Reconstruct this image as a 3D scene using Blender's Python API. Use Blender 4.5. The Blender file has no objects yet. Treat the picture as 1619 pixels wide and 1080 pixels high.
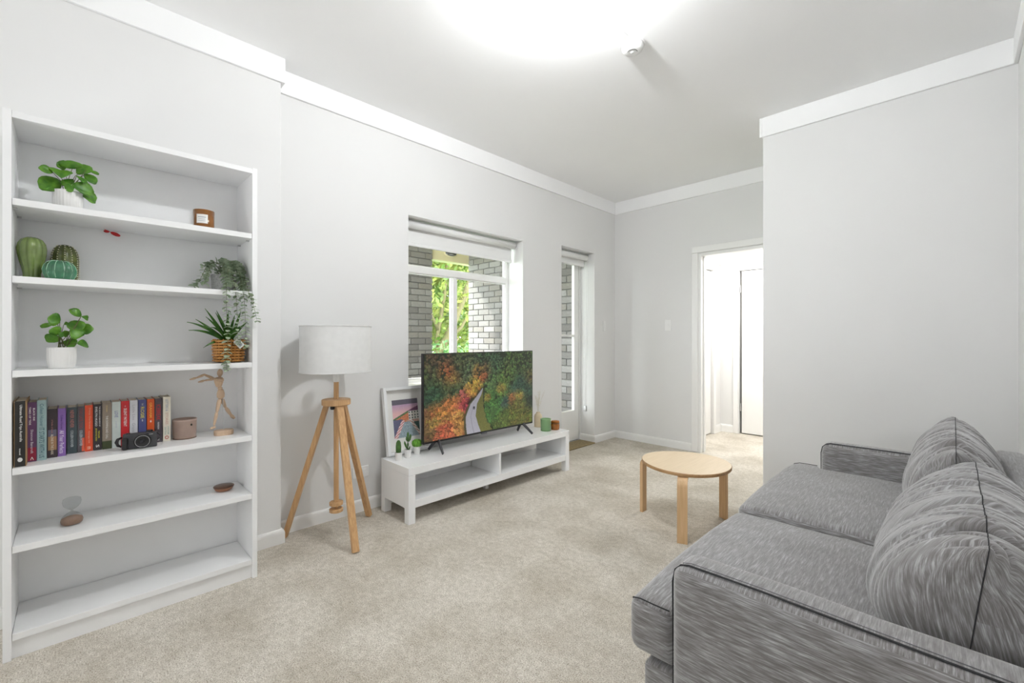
import bpy, bmesh, math, random
import numpy as np
from mathutils import Vector, noise as mnoise

random.seed(7)
S = bpy.context.scene
COL = S.collection
PI = math.pi
sin, cos = math.sin, math.cos

# ------------------------------------------------------------------ camera
cam_data = bpy.data.cameras.new('camera')
cam_data.sensor_fit = 'HORIZONTAL'
cam_data.sensor_width = 36.0
cam_data.lens = 36.0 * 693.0 / 1619.0
cam_data.shift_y = -5.0 / 1619.0
cam_data.clip_start = 0.02
cam = bpy.data.objects.new('camera', cam_data)
COL.objects.link(cam)
cam.location = (0, 0, 1.187)
cam.rotation_euler = (PI / 2, 0, math.radians(45.15))
S.camera = cam

# ------------------------------------------------------------------ world, sun, exposure
w = bpy.data.worlds.new('overcast_sky')
S.world = w
w.use_nodes = True
bg = w.node_tree.nodes['Background']
bg.inputs[0].default_value = (0.93, 0.97, 1.0, 1)
bg.inputs[1].default_value = 7.0

sun_d = bpy.data.lights.new('sun', 'SUN')
sun_d.energy = 5.0
sun_d.angle = math.radians(3)
sun_d.color = (1.0, 0.95, 0.86)
sun = bpy.data.objects.new('sun', sun_d)
COL.objects.link(sun)
sun.rotation_euler = Vector((0.55, 0.52, -0.65)).to_track_quat('-Z', 'Y').to_euler()

def area(name, loc, direction, sx, sy, power, color=(1, 1, 1)):
    d = bpy.data.lights.new(name, 'AREA')
    d.shape = 'RECTANGLE'
    d.size, d.size_y = sx, sy
    d.energy = power
    d.color = color
    o = bpy.data.objects.new(name, d)
    COL.objects.link(o)
    o.location = loc
    o.rotation_euler = Vector(direction).to_track_quat('-Z', 'Y').to_euler()
    return o

# fill light added behind the camera, tilted up to brighten ceiling and room
area('rear_fill_light', (-1.75, -2.34, 1.15), (0.12, 1, 0.75), 1.6, 1.5, 36, (0.97, 0.985, 1.0))
# lamp of the hallway beyond the door
area('hallway_lamp_light', (-1.35, 5.28, 2.26), (0, 0, -1), 0.5, 0.5, 23, (1.0, 0.99, 0.96))

S.view_settings.view_transform = 'Standard'
S.view_settings.look = 'None'
S.view_settings.exposure = 0.54
S.view_settings.gamma = 1.0
S.view_settings.use_curve_mapping = False
S.cycles.max_bounces = 9
S.cycles.diffuse_bounces = 5
S.cycles.adaptive_threshold = 0.035
S.cycles.caustics_reflective = False
S.cycles.caustics_refractive = False

# ------------------------------------------------------------------ materials
MATS = {}

def nodes_of(name):
    m = bpy.data.materials.new(name)
    m.use_nodes = True
    MATS[name] = m
    nt = m.node_tree
    return m, nt, nt.nodes['Principled BSDF']

def N(nt, t, **kw):
    n = nt.nodes.new(t)
    for k, v in kw.items():
        setattr(n, k, v)
    return n

def noise_tex(nt, vec, scale, detail=2.0, rough=0.5):
    n = N(nt, 'ShaderNodeTexNoise')
    n.inputs['Scale'].default_value = scale
    n.inputs['Detail'].default_value = detail
    n.inputs['Roughness'].default_value = rough
    if vec is not None:
        nt.links.new(vec, n.inputs['Vector'])
    return n

def ramp(nt, fac, stops):
    r = N(nt, 'ShaderNodeValToRGB')
    cr = r.color_ramp
    while len(cr.elements) > 1:
        cr.elements.remove(cr.elements[-1])
    cr.elements[0].position = stops[0][0]
    cr.elements[0].color = (*stops[0][1], 1)
    for p, c in stops[1:]:
        e = cr.elements.new(p)
        e.color = (*c, 1)
    nt.links.new(fac, r.inputs[0])
    return r

def mapped(nt, kind='Object', scale=(1, 1, 1), rot=(0, 0, 0)):
    tc = N(nt, 'ShaderNodeTexCoord')
    mp = N(nt, 'ShaderNodeMapping')
    mp.inputs['Scale'].default_value = scale
    mp.inputs['Rotation'].default_value = rot
    nt.links.new(tc.outputs[kind], mp.inputs['Vector'])
    return mp.outputs[0]

def bump(nt, b, fac, strength=0.2, dist=0.002):
    n = N(nt, 'ShaderNodeBump')
    n.inputs['Strength'].default_value = strength
    n.inputs['Distance'].default_value = dist
    nt.links.new(fac, n.inputs['Height'])
    nt.links.new(n.outputs[0], b.inputs['Normal'])

def mat(name, color, rough=0.5, metal=0.0, spec=0.5, var=0.04, vscale=8.0, bmp=0.0, bscale=150.0, coat=0.0):
    m, nt, b = nodes_of(name)
    b.inputs['Roughness'].default_value = rough
    b.inputs['Metallic'].default_value = metal
    b.inputs['Specular IOR Level'].default_value = spec
    if coat:
        b.inputs['Coat Weight'].default_value = coat
        b.inputs['Coat Roughness'].default_value = 0.08
    v = mapped(nt)
    nz = noise_tex(nt, v, vscale, 3)
    lo = tuple(c * (1 - var) for c in color)
    hi = tuple(min(1, c * (1 + var)) for c in color)
    r = ramp(nt, nz.outputs[0], [(0.3, lo), (0.7, hi)])
    nt.links.new(r.outputs[0], b.inputs['Base Color'])
    if bmp:
        bz = noise_tex(nt, v, bscale, 2)
        bump(nt, b, bz.outputs[0], bmp)
    return m

WALL = mat('wall_paint', (0.79, 0.787, 0.78), 0.75, var=0.008, vscale=1.5, bmp=0.04, bscale=60)
CEIL = mat('ceiling_paint', (0.93, 0.93, 0.93), 0.8, var=0.008, vscale=1.5, bmp=0.05, bscale=40)
TRIM = mat('trim_gloss_paint', (0.87, 0.865, 0.85), 0.35, var=0.01)
WHITE = mat('white_melamine', (0.91, 0.912, 0.915), 0.32, var=0.01)
GLOSSWHITE = mat('white_gloss_lacquer', (0.91, 0.915, 0.92), 0.14, var=0.008)
CERAMIC = mat('white_ceramic', (0.84, 0.83, 0.81), 0.35, var=0.015)
BLIND = mat('blind_fabric', (0.84, 0.84, 0.83), 0.8, var=0.01, bmp=0.1, bscale=900)
PLASTIC = mat('white_plastic', (0.86, 0.86, 0.85), 0.35, var=0.005)
BLACKP = mat('black_plastic', (0.012, 0.012, 0.013), 0.35, var=0.1)
DARKP = mat('dark_grey_plastic', (0.05, 0.05, 0.055), 0.5, var=0.1)
CHROME = mat('brushed_steel', (0.6, 0.6, 0.6), 0.3, 1.0)
BRICKM = mat('mortar', (0.15, 0.145, 0.14), 0.9, var=0.1, vscale=30, bmp=0.3)
CREAM = mat('balcony_cream_paint', (0.72, 0.65, 0.42), 0.8, var=0.03)
SOIL = mat('dark_potting_soil', (0.03, 0.022, 0.016), 0.95, var=0.4, vscale=200, bmp=0.5, bscale=300)
CONC = mat('balcony_concrete', (0.45, 0.44, 0.42), 0.9, var=0.1, vscale=20)

def wood(name, c1, c2, scale=(6, 6, 60), rough=0.45, axis='Z'):
    m, nt, b = nodes_of(name)
    b.inputs['Roughness'].default_value = rough
    sc = {'Z': (90, 90, 5), 'X': (5, 90, 90), 'Y': (90, 5, 90)}[axis]
    v = mapped(nt, 'Object', sc)
    nz = noise_tex(nt, v, 1.0, 4, 0.6)
    r = ramp(nt, nz.outputs[0], [(0.3, c1), (0.62, c2)])
    nt.links.new(r.outputs[0], b.inputs['Base Color'])
    bump(nt, b, nz.outputs[0], 0.08)
    return m

OAK = wood('light_oak', (0.50, 0.28, 0.125), (0.66, 0.41, 0.20))
BIRCH = wood('birch_veneer', (0.60, 0.38, 0.19), (0.70, 0.47, 0.26))
BIRCHTOP = wood('birch_table_top', (0.76, 0.60, 0.40), (0.82, 0.66, 0.46), axis='Y')
BIRCHEDGE = wood('birch_ply_edge', (0.36, 0.20, 0.09), (0.50, 0.30, 0.14), axis='X')
MANN = wood('mannequin_beech', (0.52, 0.36, 0.24), (0.62, 0.45, 0.31))
WALNUT = wood('dark_walnut', (0.075, 0.035, 0.02), (0.14, 0.065, 0.035), axis='Y', rough=0.3)
WALNUTL = wood('copper_brown_wood', (0.30, 0.13, 0.07), (0.42, 0.2, 0.11), axis='Y')
BARK = wood('tree_bark', (0.075, 0.07, 0.03), (0.16, 0.14, 0.06), rough=0.9)

# carpet
def carpet():
    m, nt, b = nodes_of('beige_cut_pile_carpet')
    b.inputs['Roughness'].default_value = 0.95
    b.inputs['Specular IOR Level'].default_value = 0.1
    v = mapped(nt)
    fine = noise_tex(nt, v, 210, 2, 0.7)
    mid = noise_tex(nt, v, 38, 4, 0.6)
    big = noise_tex(nt, v, 2.6, 5, 0.62)
    r1 = ramp(nt, fine.outputs[0], [(0.30, (0.36, 0.31, 0.25)), (0.50, (0.74, 0.69, 0.61)), (0.72, (0.95, 0.92, 0.86))])
    r2 = ramp(nt, big.outputs[0], [(0.34, (0.76, 0.74, 0.70)), (0.60, (1.0, 1.0, 1.0))])
    r3 = ramp(nt, mid.outputs[0], [(0.32, (0.80, 0.79, 0.77)), (0.62, (1.0, 1.0, 1.0))])
    m1 = N(nt, 'ShaderNodeMixRGB', blend_type='MULTIPLY')
    m1.inputs[0].default_value = 1
    nt.links.new(r1.outputs[0], m1.inputs[1]); nt.links.new(r2.outputs[0], m1.inputs[2])
    m2 = N(nt, 'ShaderNodeMixRGB', blend_type='MULTIPLY')
    m2.inputs[0].default_value = 1
    nt.links.new(m1.outputs[0], m2.inputs[1]); nt.links.new(r3.outputs[0], m2.inputs[2])
    nt.links.new(m2.outputs[0], b.inputs['Base Color'])
    add = N(nt, 'ShaderNodeMath', operation='ADD')
    nt.links.new(fine.outputs[0], add.inputs[0]); nt.links.new(mid.outputs[0], add.inputs[1])
    bump(nt, b, add.outputs[0], 0.55, 0.006)
    return m
CARPET = carpet()

# slub-weave sofa fabric: UV in metres, v runs along the yarn streaks
def sofa_fabric():
    m, nt, b = nodes_of('grey_slub_weave')
    b.inputs['Roughness'].default_value = 0.85
    b.inputs['Specular IOR Level'].default_value = 0.25
    b.inputs['Sheen Weight'].default_value = 0.8
    v1 = mapped(nt, 'UV', (460, 26, 1))
    v2 = mapped(nt, 'UV', (190, 15, 1))
    v3 = mapped(nt, 'UV', (5, 5, 1))
    v4 = mapped(nt, 'UV', (1500, 1500, 1))
    a = noise_tex(nt, v1, 1.0, 3, 0.65)
    c = noise_tex(nt, v2, 1.0, 2, 0.5)
    d = noise_tex(nt, v3, 1.0, 2)
    e = noise_tex(nt, v4, 1.0, 1)
    mx = N(nt, 'ShaderNodeMath', operation='ADD')
    nt.links.new(a.outputs[0], mx.inputs[0]); nt.links.new(c.outputs[0], mx.inputs[1])
    mx2 = N(nt, 'ShaderNodeMath', operation='MULTIPLY')
    nt.links.new(mx.outputs[0], mx2.inputs[0]); mx2.inputs[1].default_value = 0.5
    r = ramp(nt, mx2.outputs[0], [(0.30, (0.125, 0.115, 0.11)), (0.46, (0.205, 0.196, 0.194)), (0.55, (0.31, 0.305, 0.31)), (0.66, (0.53, 0.53, 0.545))])
    r2 = ramp(nt, d.outputs[0], [(0.35, (0.88, 0.86, 0.85)), (0.65, (1, 1, 1))])
    mm = N(nt, 'ShaderNodeMixRGB', blend_type='MULTIPLY'); mm.inputs[0].default_value = 1
    nt.links.new(r.outputs[0], mm.inputs[1]); nt.links.new(r2.outputs[0], mm.inputs[2])
    nt.links.new(mm.outputs[0], b.inputs['Base Color'])
    ad = N(nt, 'ShaderNodeMath', operation='ADD')
    nt.links.new(a.outputs[0], ad.inputs[0]); nt.links.new(e.outputs[0], ad.inputs[1])
    bump(nt, b, ad.outputs[0], 0.35, 0.0015)
    return m
FABRIC = sofa_fabric()
SEAM = mat('dark_seam_thread', (0.03, 0.03, 0.032), 0.9)
STITCH = mat('grey_stitch_thread', (0.16, 0.16, 0.17), 0.9)

def glass(name, color=(1, 1, 1), rough=0.0, gloss=0.10):
    """thin clear pane: straight-through transparency with a faint surface reflection"""
    m = bpy.data.materials.new(name); m.use_nodes = True
    nt = m.node_tree
    nt.nodes.remove(nt.nodes['Principled BSDF'])
    out = nt.nodes['Material Output']
    t = N(nt, 'ShaderNodeBsdfTransparent'); t.inputs[0].default_value = (*color, 1)
    g = N(nt, 'ShaderNodeBsdfGlossy'); g.inputs[1].default_value = rough
    lw = N(nt, 'ShaderNodeLayerWeight'); lw.inputs[0].default_value = 0.35
    pw = N(nt, 'ShaderNodeMath', operation='POWER'); pw.inputs[1].default_value = 3.0
    nt.links.new(lw.outputs['Facing'], pw.inputs[0])
    mu = N(nt, 'ShaderNodeMath', operation='MULTIPLY_ADD'); mu.inputs[1].default_value = gloss * 5; mu.inputs[2].default_value = gloss * 0.4
    nt.links.new(pw.outputs[0], mu.inputs[0])
    mx = N(nt, 'ShaderNodeMixShader')
    nt.links.new(mu.outputs[0], mx.inputs[0]); nt.links.new(t.outputs[0], mx.inputs[1]); nt.links.new(g.outputs[0], mx.inputs[2])
    nt.links.new(mx.outputs[0], out.inputs[0])
    return m
PANE = glass('window_glass', (0.97, 0.985, 0.98), 0.0, 0.035)
BULB_GLASS = glass('clear_thin_glass', (0.90, 0.91, 0.91), 0.05, 0.13)

def tinted(name, color, rough=0.08, trans=0.75):
    m, nt, b = nodes_of(name)
    b.inputs['Base Color'].default_value = (*color, 1)
    b.inputs['Roughness'].default_value = rough
    b.inputs['Transmission Weight'].default_value = trans
    nz = noise_tex(nt, mapped(nt), 15, 2)
    r = ramp(nt, nz.outputs[0], [(0.3, tuple(c * 0.9 for c in color)), (0.7, color)])
    nt.links.new(r.outputs[0], b.inputs['Base Color'])
    return m
AMBER = tinted('amber_glass', (0.62, 0.20, 0.03), 0.06, 0.45)
AMBERD = tinted('dark_amber_glass', (0.38, 0.15, 0.035), 0.08, 0.35)

def fabric_translucent(name, color, mixf=0.35):
    m = bpy.data.materials.new(name); m.use_nodes = True
    nt = m.node_tree
    nt.nodes.remove(nt.nodes['Principled BSDF'])
    out = nt.nodes['Material Output']
    d = N(nt, 'ShaderNodeBsdfDiffuse'); t = N(nt, 'ShaderNodeBsdfTranslucent')
    nz = noise_tex(nt, mapped(nt), 30, 2)
    r = ramp(nt, nz.outputs[0], [(0.3, tuple(c * 0.96 for c in color)), (0.7, color)])
    nt.links.new(r.outputs[0], d.inputs[0]); nt.links.new(r.outputs[0], t.inputs[0])
    mx = N(nt, 'ShaderNodeMixShader'); mx.inputs[0].default_value = mixf
    nt.links.new(d.outputs[0], mx.inputs[1]); nt.links.new(t.outputs[0], mx.inputs[2])
    nt.links.new(mx.outputs[0], out.inputs[0])
    return m
SHADE = fabric_translucent('white_shade_fabric', (0.95, 0.95, 0.945), 0.35)

def leafmat(name, c1, c2, rough=0.45, scale=30, trans=0.2):
    m = bpy.data.materials.new(name); m.use_nodes = True
    nt = m.node_tree
    b = nt.nodes['Principled BSDF']; out = nt.nodes['Material Output']
    nz = noise_tex(nt, mapped(nt), scale, 2)
    r = ramp(nt, nz.outputs[0], [(0.35, c1), (0.65, c2)])
    nt.links.new(r.outputs[0], b.inputs['Base Color'])
    b.inputs['Roughness'].default_value = rough
    t = N(nt, 'ShaderNodeBsdfTranslucent')
    nt.links.new(r.outputs[0], t.inputs[0])
    mx = N(nt, 'ShaderNodeMixShader'); mx.inputs[0].default_value = trans
    nt.links.new(b.outputs[0], mx.inputs[1]); nt.links.new(t.outputs[0], mx.inputs[2])
    nt.links.new(mx.outputs[0], out.inputs[0])
    return m
LEAF = leafmat('glossy_green_leaf', (0.055, 0.20, 0.012), (0.15, 0.36, 0.03), 0.4, 35)
BLADE = leafmat('dark_green_blade', (0.03, 0.115, 0.012), (0.09, 0.24, 0.03), 0.4, 25)
EUC = leafmat('grey_green_eucalyptus', (0.25, 0.33, 0.22), (0.48, 0.55, 0.40), 0.7, 25)
TREELEAF = leafmat('sunlit_tree_leaf', (0.07, 0.15, 0.02), (0.30, 0.33, 0.075), 0.5, 1.6, 0.35)
BUSHLEAF = leafmat('bush_leaf', (0.045, 0.13, 0.035), (0.15, 0.28, 0.09), 0.5, 3.0, 0.3)
STEM = mat('brown_green_stem', (0.10, 0.11, 0.03), 0.6)
DRIED = mat('dried_ivory_grass', (0.74, 0.71, 0.62), 0.8)
CACT1 = mat('olive_ceramic_glaze', (0.17, 0.24, 0.065), 0.12, var=0.35, vscale=14, coat=0.6)
CACT2 = mat('mottled_dark_green_glaze', (0.10, 0.125, 0.03), 0.25, var=0.35, vscale=60, coat=0.3)
CACT3 = mat('teal_green_glaze', (0.045, 0.19, 0.095), 0.14, var=0.3, vscale=25, coat=0.5)
RIBLINE = mat('pale_mint_rib_line', (0.36, 0.60, 0.42), 0.3)
SPINE = mat('cream_raised_dot', (0.80, 0.74, 0.52), 0.4)
CACTG = mat('small_cactus_green', (0.06, 0.15, 0.03), 0.6, var=0.3, vscale=60)
CACTB = mat('small_cactus_bright_green', (0.12, 0.32, 0.03), 0.6, var=0.3, vscale=60)
MINT = mat('sage_green_ceramic', (0.22, 0.38, 0.18), 0.3, var=0.03)
VASE = mat('beige_vase_glaze', (0.74, 0.61, 0.42), 0.45, var=0.05)
PINKPOT = mat('dusty_taupe_ceramic', (0.40, 0.29, 0.24), 0.3, var=0.1, vscale=20)
RATTAN = wood('woven_cane', (0.36, 0.15, 0.03), (0.62, 0.30, 0.08), rough=0.4)
GREYPOT = mat('grey_fibre_pot', (0.40, 0.40, 0.40), 0.9, var=0.25, vscale=120)
PAPER = mat('page_paper', (0.66, 0.58, 0.47), 0.9, var=0.12, vscale=200)
LABELW = mat('white_paper_label', (0.86, 0.85, 0.82), 0.6, var=0.01)
PRINT = mat('grey_print', (0.25, 0.27, 0.32), 0.7)
RED = mat('bright_red_enamel', (0.55, 0.012, 0.015), 0.25)
SAND = mat('brown_sand', (0.36, 0.22, 0.15), 0.9, var=0.15, vscale=300)
MATBR = mat('brown_doormat', (0.30, 0.23, 0.12), 0.95, var=0.25, vscale=60, bmp=0.6, bscale=300)
LAMPON = bpy.data.materials.new('lit_ceiling_lamp_diffuser'); LAMPON.use_nodes = True
_b = LAMPON.node_tree.nodes['Principled BSDF']
_b.inputs['Base Color'].default_value = (0.9, 0.9, 0.88, 1)
_b.inputs['Emission Color'].default_value = (0.955, 0.98, 1.0, 1)
_b.inputs['Emission Strength'].default_value = 930.0

# ------------------------------------------------------------------ mesh helpers
ORIG = {}

class MB:
    def __init__(s):
        s.v = []; s.f = []; s.uv = None
    def add(s, v, f):
        o = len(s.v)
        s.v += [tuple(p) for p in v]
        s.f += [tuple(i + o for i in q) for q in f]
        return s
    def box(s, x0, x1, y0, y1, z0, z1):
        v = [(x0, y0, z0), (x1, y0, z0), (x1, y1, z0), (x0, y1, z0), (x0, y0, z1), (x1, y0, z1), (x1, y1, z1), (x0, y1, z1)]
        return s.add(v, [(3, 2, 1, 0), (4, 5, 6, 7), (0, 1, 5, 4), (1, 2, 6, 5), (2, 3, 7, 6), (3, 0, 4, 7)])
    def bar(s, p0, p1, w, d, side=(0, 0, 1), w1=None, d1=None):
        p0 = Vector(p0); p1 = Vector(p1); t = (p1 - p0).normalized()
        a = t.cross(Vector(side))
        if a.length < 1e-4: a = t.cross(Vector((1, 0, 0)))
        a.normalize(); b = t.cross(a)
        w1 = w if w1 is None else w1; d1 = d if d1 is None else d1
        v = []
        for p, ww, dd in ((p0, w, d), (p1, w1, d1)):
            for i, j in ((-1, -1), (1, -1), (1, 1), (-1, 1)):
                v.append(p + a * i * ww / 2 + b * j * dd / 2)
        return s.add(v, [(3, 2, 1, 0), (4, 5, 6, 7), (0, 1, 5, 4), (1, 2, 6, 5), (2, 3, 7, 6), (3, 0, 4, 7)])
    def tube(s, pts, r, n=8, caps=True):
        pts = [Vector(p) for p in pts]
        k = len(pts)
        rs = r if isinstance(r, (list, tuple)) else [r] * k
        v = []; f = []
        up = Vector((0, 0, 1))
        for i, p in enumerate(pts):
            t = (pts[min(i + 1, k - 1)] - pts[max(i - 1, 0)]).normalized()
            a = t.cross(up)
            if a.length < 1e-3: a = t.cross(Vector((0, 1, 0)))
            a.normalize(); b = t.cross(a)
            for j in range(n):
                q = 2 * PI * j / n
                v.append(p + (a * cos(q) + b * sin(q)) * rs[i])
        for i in range(k - 1):
            for j in range(n):
                j2 = (j + 1) % n
                f.append((i * n + j, i * n + j2, (i + 1) * n + j2, (i + 1) * n + j))
        if caps:
            f.append(tuple(range(n - 1, -1, -1)))
            f.append(tuple((k - 1) * n + j for j in range(n)))
        return s.add(v, f)
    def lathe(s, c, prof, n=32, fn=None, closed=False):
        """prof: (r, z) from bottom to top, turned about the vertical through c"""
        v = []; f = []
        k = len(prof)
        for r, z in prof:
            for j in range(n):
                q = 2 * PI * j / n
                rr = r * (fn(q, z) if fn else 1)
                v.append((c[0] + rr * cos(q), c[1] + rr * sin(q), c[2] + z))
        for i in range(k - 1 if not closed else k):
            i2 = (i + 1) % k
            for j in range(n):
                j2 = (j + 1) % n
                f.append((i * n + j, i * n + j2, i2 * n + j2, i2 * n + j))
        if not closed:
            if prof[0][0] > 1e-6: f.append(tuple(range(n - 1, -1, -1)))
            if prof[-1][0] > 1e-6: f.append(tuple((k - 1) * n + j for j in range(n)))
        return s.add(v, f)
    def ball(s, c, rx, ry, rz, n=12, m=8, ax=None):
        """ellipsoid; ax = direction of its local z"""
        v = []; f = []
        if ax is not None:
            rot = Vector((0, 0, 1)).rotation_difference(Vector(ax).normalized())
        for i in range(m + 1):
            t = PI * i / m
            for j in range(n):
                q = 2 * PI * j / n
                p = Vector((rx * sin(t) * cos(q), ry * sin(t) * sin(q), -rz * cos(t)))
                if ax is not None: p = rot @ p
                v.append((c[0] + p.x, c[1] + p.y, c[2] + p.z))
        for i in range(m):
            for j in range(n):
                j2 = (j + 1) % n
                f.append((i * n + j, i * n + j2, (i + 1) * n + j2, (i + 1) * n + j))
        return s.add(v, f)
    def poly(s, pts):
        return s.add(pts, [tuple(range(len(pts)))])
    def prism(s, pts2, axis, a0, a1):
        """extrude a polygon of 2-D points along an axis ('x','y' or 'z')"""
        def P(p, a):
            return {'x': (a, p[0], p[1]), 'y': (p[0], a, p[1]), 'z': (p[0], p[1], a)}[axis]
        n = len(pts2)
        v = [P(p, a0) for p in pts2] + [P(p, a1) for p in pts2]
        f = [tuple(range(n - 1, -1, -1)), tuple(range(n, 2 * n))]
        f += [(i, (i + 1) % n, n + (i + 1) % n, n + i) for i in range(n)]
        return s.add(v, f)

def link(name, me, m, parent=None, origin=None):
    o = bpy.data.objects.new(name, me)
    COL.objects.link(o)
    if m is not None:
        me.materials.append(m)
    if parent is not None:
        o.parent = parent
        ORIG[o.name] = ORIG[parent.name]
    else:
        o.location = origin or (0, 0, 0)
        ORIG[o.name] = Vector(origin or (0, 0, 0))
    return o

def obj(name, mb, m, parent=None, origin=None, smooth=False, bevel=0.0, seg=2, fix=True, merge=False):
    """one mesh object; mb holds world coordinates"""
    og = ORIG[parent.name] if parent is not None else Vector(origin or (0, 0, 0))
    me = bpy.data.meshes.new(name)
    me.from_pydata([(p[0] - og.x, p[1] - og.y, p[2] - og.z) for p in mb.v], [], mb.f)
    if fix or merge:
        bm = bmesh.new(); bm.from_mesh(me)
        if merge: bmesh.ops.remove_doubles(bm, verts=bm.verts, dist=1e-5)
        if fix: bmesh.ops.recalc_face_normals(bm, faces=bm.faces)
        bm.to_mesh(me); bm.free()
    if smooth:
        me.polygons.foreach_set('use_smooth', [True] * len(me.polygons))
    o = link(name, me, m, parent, origin)
    if bevel:
        b = o.modifiers.new('bevel', 'BEVEL'); b.width = bevel; b.segments = seg; b.limit_method = 'ANGLE'
    if smooth == 'auto':
        pass
    return o

def auto(o, ang=35):
    """smooth shading with sharp creases kept"""
    me = o.data
    bm = bmesh.new(); bm.from_mesh(me)
    for e in bm.edges:
        if len(e.link_faces) == 2 and e.calc_face_angle(0) > math.radians(ang):
            e.smooth = False
    for f in bm.faces: f.smooth = True
    bm.to_mesh(me); bm.free()
    return o

def thing(name, label, cat, loc, group=None):
    o = bpy.data.objects.new(name, None)
    o.empty_display_size = 0.05
    COL.objects.link(o)
    o.location = loc
    ORIG[o.name] = Vector(loc)
    return tag(o, label, cat, group)

def tag(o, label, cat, group=None):
    o['label'] = label; o['category'] = cat
    if group: o['group'] = group
    return o

def struct(o):
    o['kind'] = 'structure'
    return o

def stuff(o):
    o['kind'] = 'stuff'
    return o

def B(*a):
    return MB().box(*a)

def wall_mesh(axis, t0, t1, a, zs, holes):
    """a wall slab of thickness t0..t1 along axis, cut by rectangular holes (a0,a1,z0,z1); one connected mesh"""
    br = sorted(set(list(a) + [h[0] for h in holes] + [h[1] for h in holes]))
    zr = sorted(set(list(zs) + [h[2] for h in holes] + [h[3] for h in holes]))
    def solid(i, j):
        if i < 0 or j < 0 or i >= len(br) - 1 or j >= len(zr) - 1: return False
        ca = (br[i] + br[i + 1]) / 2; cz = (zr[j] + zr[j + 1]) / 2
        return not any(h[0] < ca < h[1] and h[2] < cz < h[3] for h in holes)
    def P(t, q, z): return (t, q, z) if axis == 'x' else (q, t, z)
    mb = MB()
    for i in range(len(br) - 1):
        for j in range(len(zr) - 1):
            if not solid(i, j): continue
            a0, a1, z0, z1 = br[i], br[i + 1], zr[j], zr[j + 1]
            for t in (t0, t1):
                mb.poly([P(t, a0, z0), P(t, a1, z0), P(t, a1, z1), P(t, a0, z1)])
            if not solid(i - 1, j): mb.poly([P(t0, a0, z0), P(t1, a0, z0), P(t1, a0, z1), P(t0, a0, z1)])
            if not solid(i + 1, j): mb.poly([P(t0, a1, z0), P(t1, a1, z0), P(t1, a1, z1), P(t0, a1, z1)])
            if not solid(i, j - 1): mb.poly([P(t0, a0, z0), P(t1, a0, z0), P(t1, a1, z0), P(t0, a1, z0)])
            if not solid(i, j + 1): mb.poly([P(t0, a0, z1), P(t1, a0, z1), P(t1, a1, z1), P(t0, a1, z1)])
    return mb

# ------------------------------------------------------------------ room shell
CZ = 2.81
XW = -2.87          # television wall
XN = -2.75          # nearer wall behind the bookcase
YS = 0.845          # step between the two
YB = 4.60           # far wall with the door
YR = 3.60           # face of the wall block on the right
XR = -0.99          # its corner
XS = 0.25           # wall behind the sofa
YC = -2.4          # wall behind the camera

struct(obj('floor', B(-3.12, 0.4, -2.52, 6.6, -0.12, 0.0), CARPET))
struct(obj('ceiling', B(-3.12, 0.4, -2.52, 4.75, CZ, CZ + 0.1), CEIL))
struct(obj('wall_left', wall_mesh('x', -3.12, XW, (YS - 0.1, 4.75), (0, CZ), [(1.762, 3.0, 0.80, 2.112), (3.582, 4.178, 0.0, 2.155)]), WALL, merge=True))
struct(obj('wall_near_left', B(-3.12, XN, -2.52, YS, 0, CZ), WALL, bevel=0.006))
struct(obj('wall_back', wall_mesh('y', YB, YB + 0.12, (-2.87, XR + 0.02), (0, CZ), [(-1.857, -1.06, 0.0, 2.062)]), WALL, merge=True))
struct(obj('wall_right', B(XR, 0.4, YR, 4.72, 0, CZ), WALL, bevel=0.006))
struct(obj('wall_sofa', B(XS, 0.4, -2.52, YR, 0, CZ), WALL))
struct(obj('wall_rear', B(-3.12, 0.4, YC - 0.12, YC, 0, CZ), WALL))

# flat plaster cornice bands
def band(name, *b):
    return struct(obj(name, B(*b), CEIL, bevel=0.003))
CB = 2.668
band('trim_1', XN, XN + 0.018, YC, YS + 0.018, CB, CZ)
band('trim_2', XW, XW + 0.018, YS + 0.018, YB, CB, CZ)
band('trim_3', XW, XR, YB - 0.018, YB, CB, CZ)
band('trim_4', XR, XS, YR - 0.018, YR, CB, CZ)
band('trim_5', XS - 0.018, XS, YC, YR - 0.018, CB, CZ)
band('trim_6', XR - 0.018, XR, YR - 0.018, YB - 0.018, CB, CZ)
band('trim_7', XN - 0.12, XN, YS, YS + 0.018, CB, CZ)

def skirting(name, pts, h=0.082, t=0.016):
    """profiled skirting board along a floor polyline; room side to the right of travel"""
    prof = [(0, 0), (t, 0), (t, h * 0.72), (t * 0.86, h * 0.86), (t * 0.5, h * 0.97), (0, h)]
    n = len(prof); k = len(pts); mb = MB(); v = []; f = []
    P = [Vector((p[0], p[1])) for p in pts]
    for i, p in enumerate(P):
        d0 = (P[i] - P[i - 1]).normalized() if i > 0 else None
        d1 = (P[i + 1] - P[i]).normalized() if i < k - 1 else None
        d0 = d0 or d1; d1 = d1 or d0
        n0 = Vector((d0.y, -d0.x)); n1 = Vector((d1.y, -d1.x))
        m = (n0 + n1); m = m / max(1e-6, m.dot(n0))
        for a, z in prof:
            q = p + m * a
            v.append((q.x, q.y, z))
    for i in range(k - 1):
        for j in range(n):
            j2 = (j + 1) % n
            f.append((i * n + j, i * n + j2, (i + 1) * n + j2, (i + 1) * n + j))
    f.append(tuple(range(n))); f.append(tuple((k - 1) * n + j for j in range(n)))
    mb.add(v, f)
    return struct(obj(name, mb, TRIM))
skirting('baseboard_left', [(XN, YC), (XN, YS), (XW, YS), (XW, 3.58)])
skirting('baseboard_back', [(-3.075, 4.178), (XW, 4.178), (XW, YB), (-1.937, YB)])
skirting('baseboard_right', [(XR, YB), (XR, YR), (XS, YR), (XS, YC)])

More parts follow.
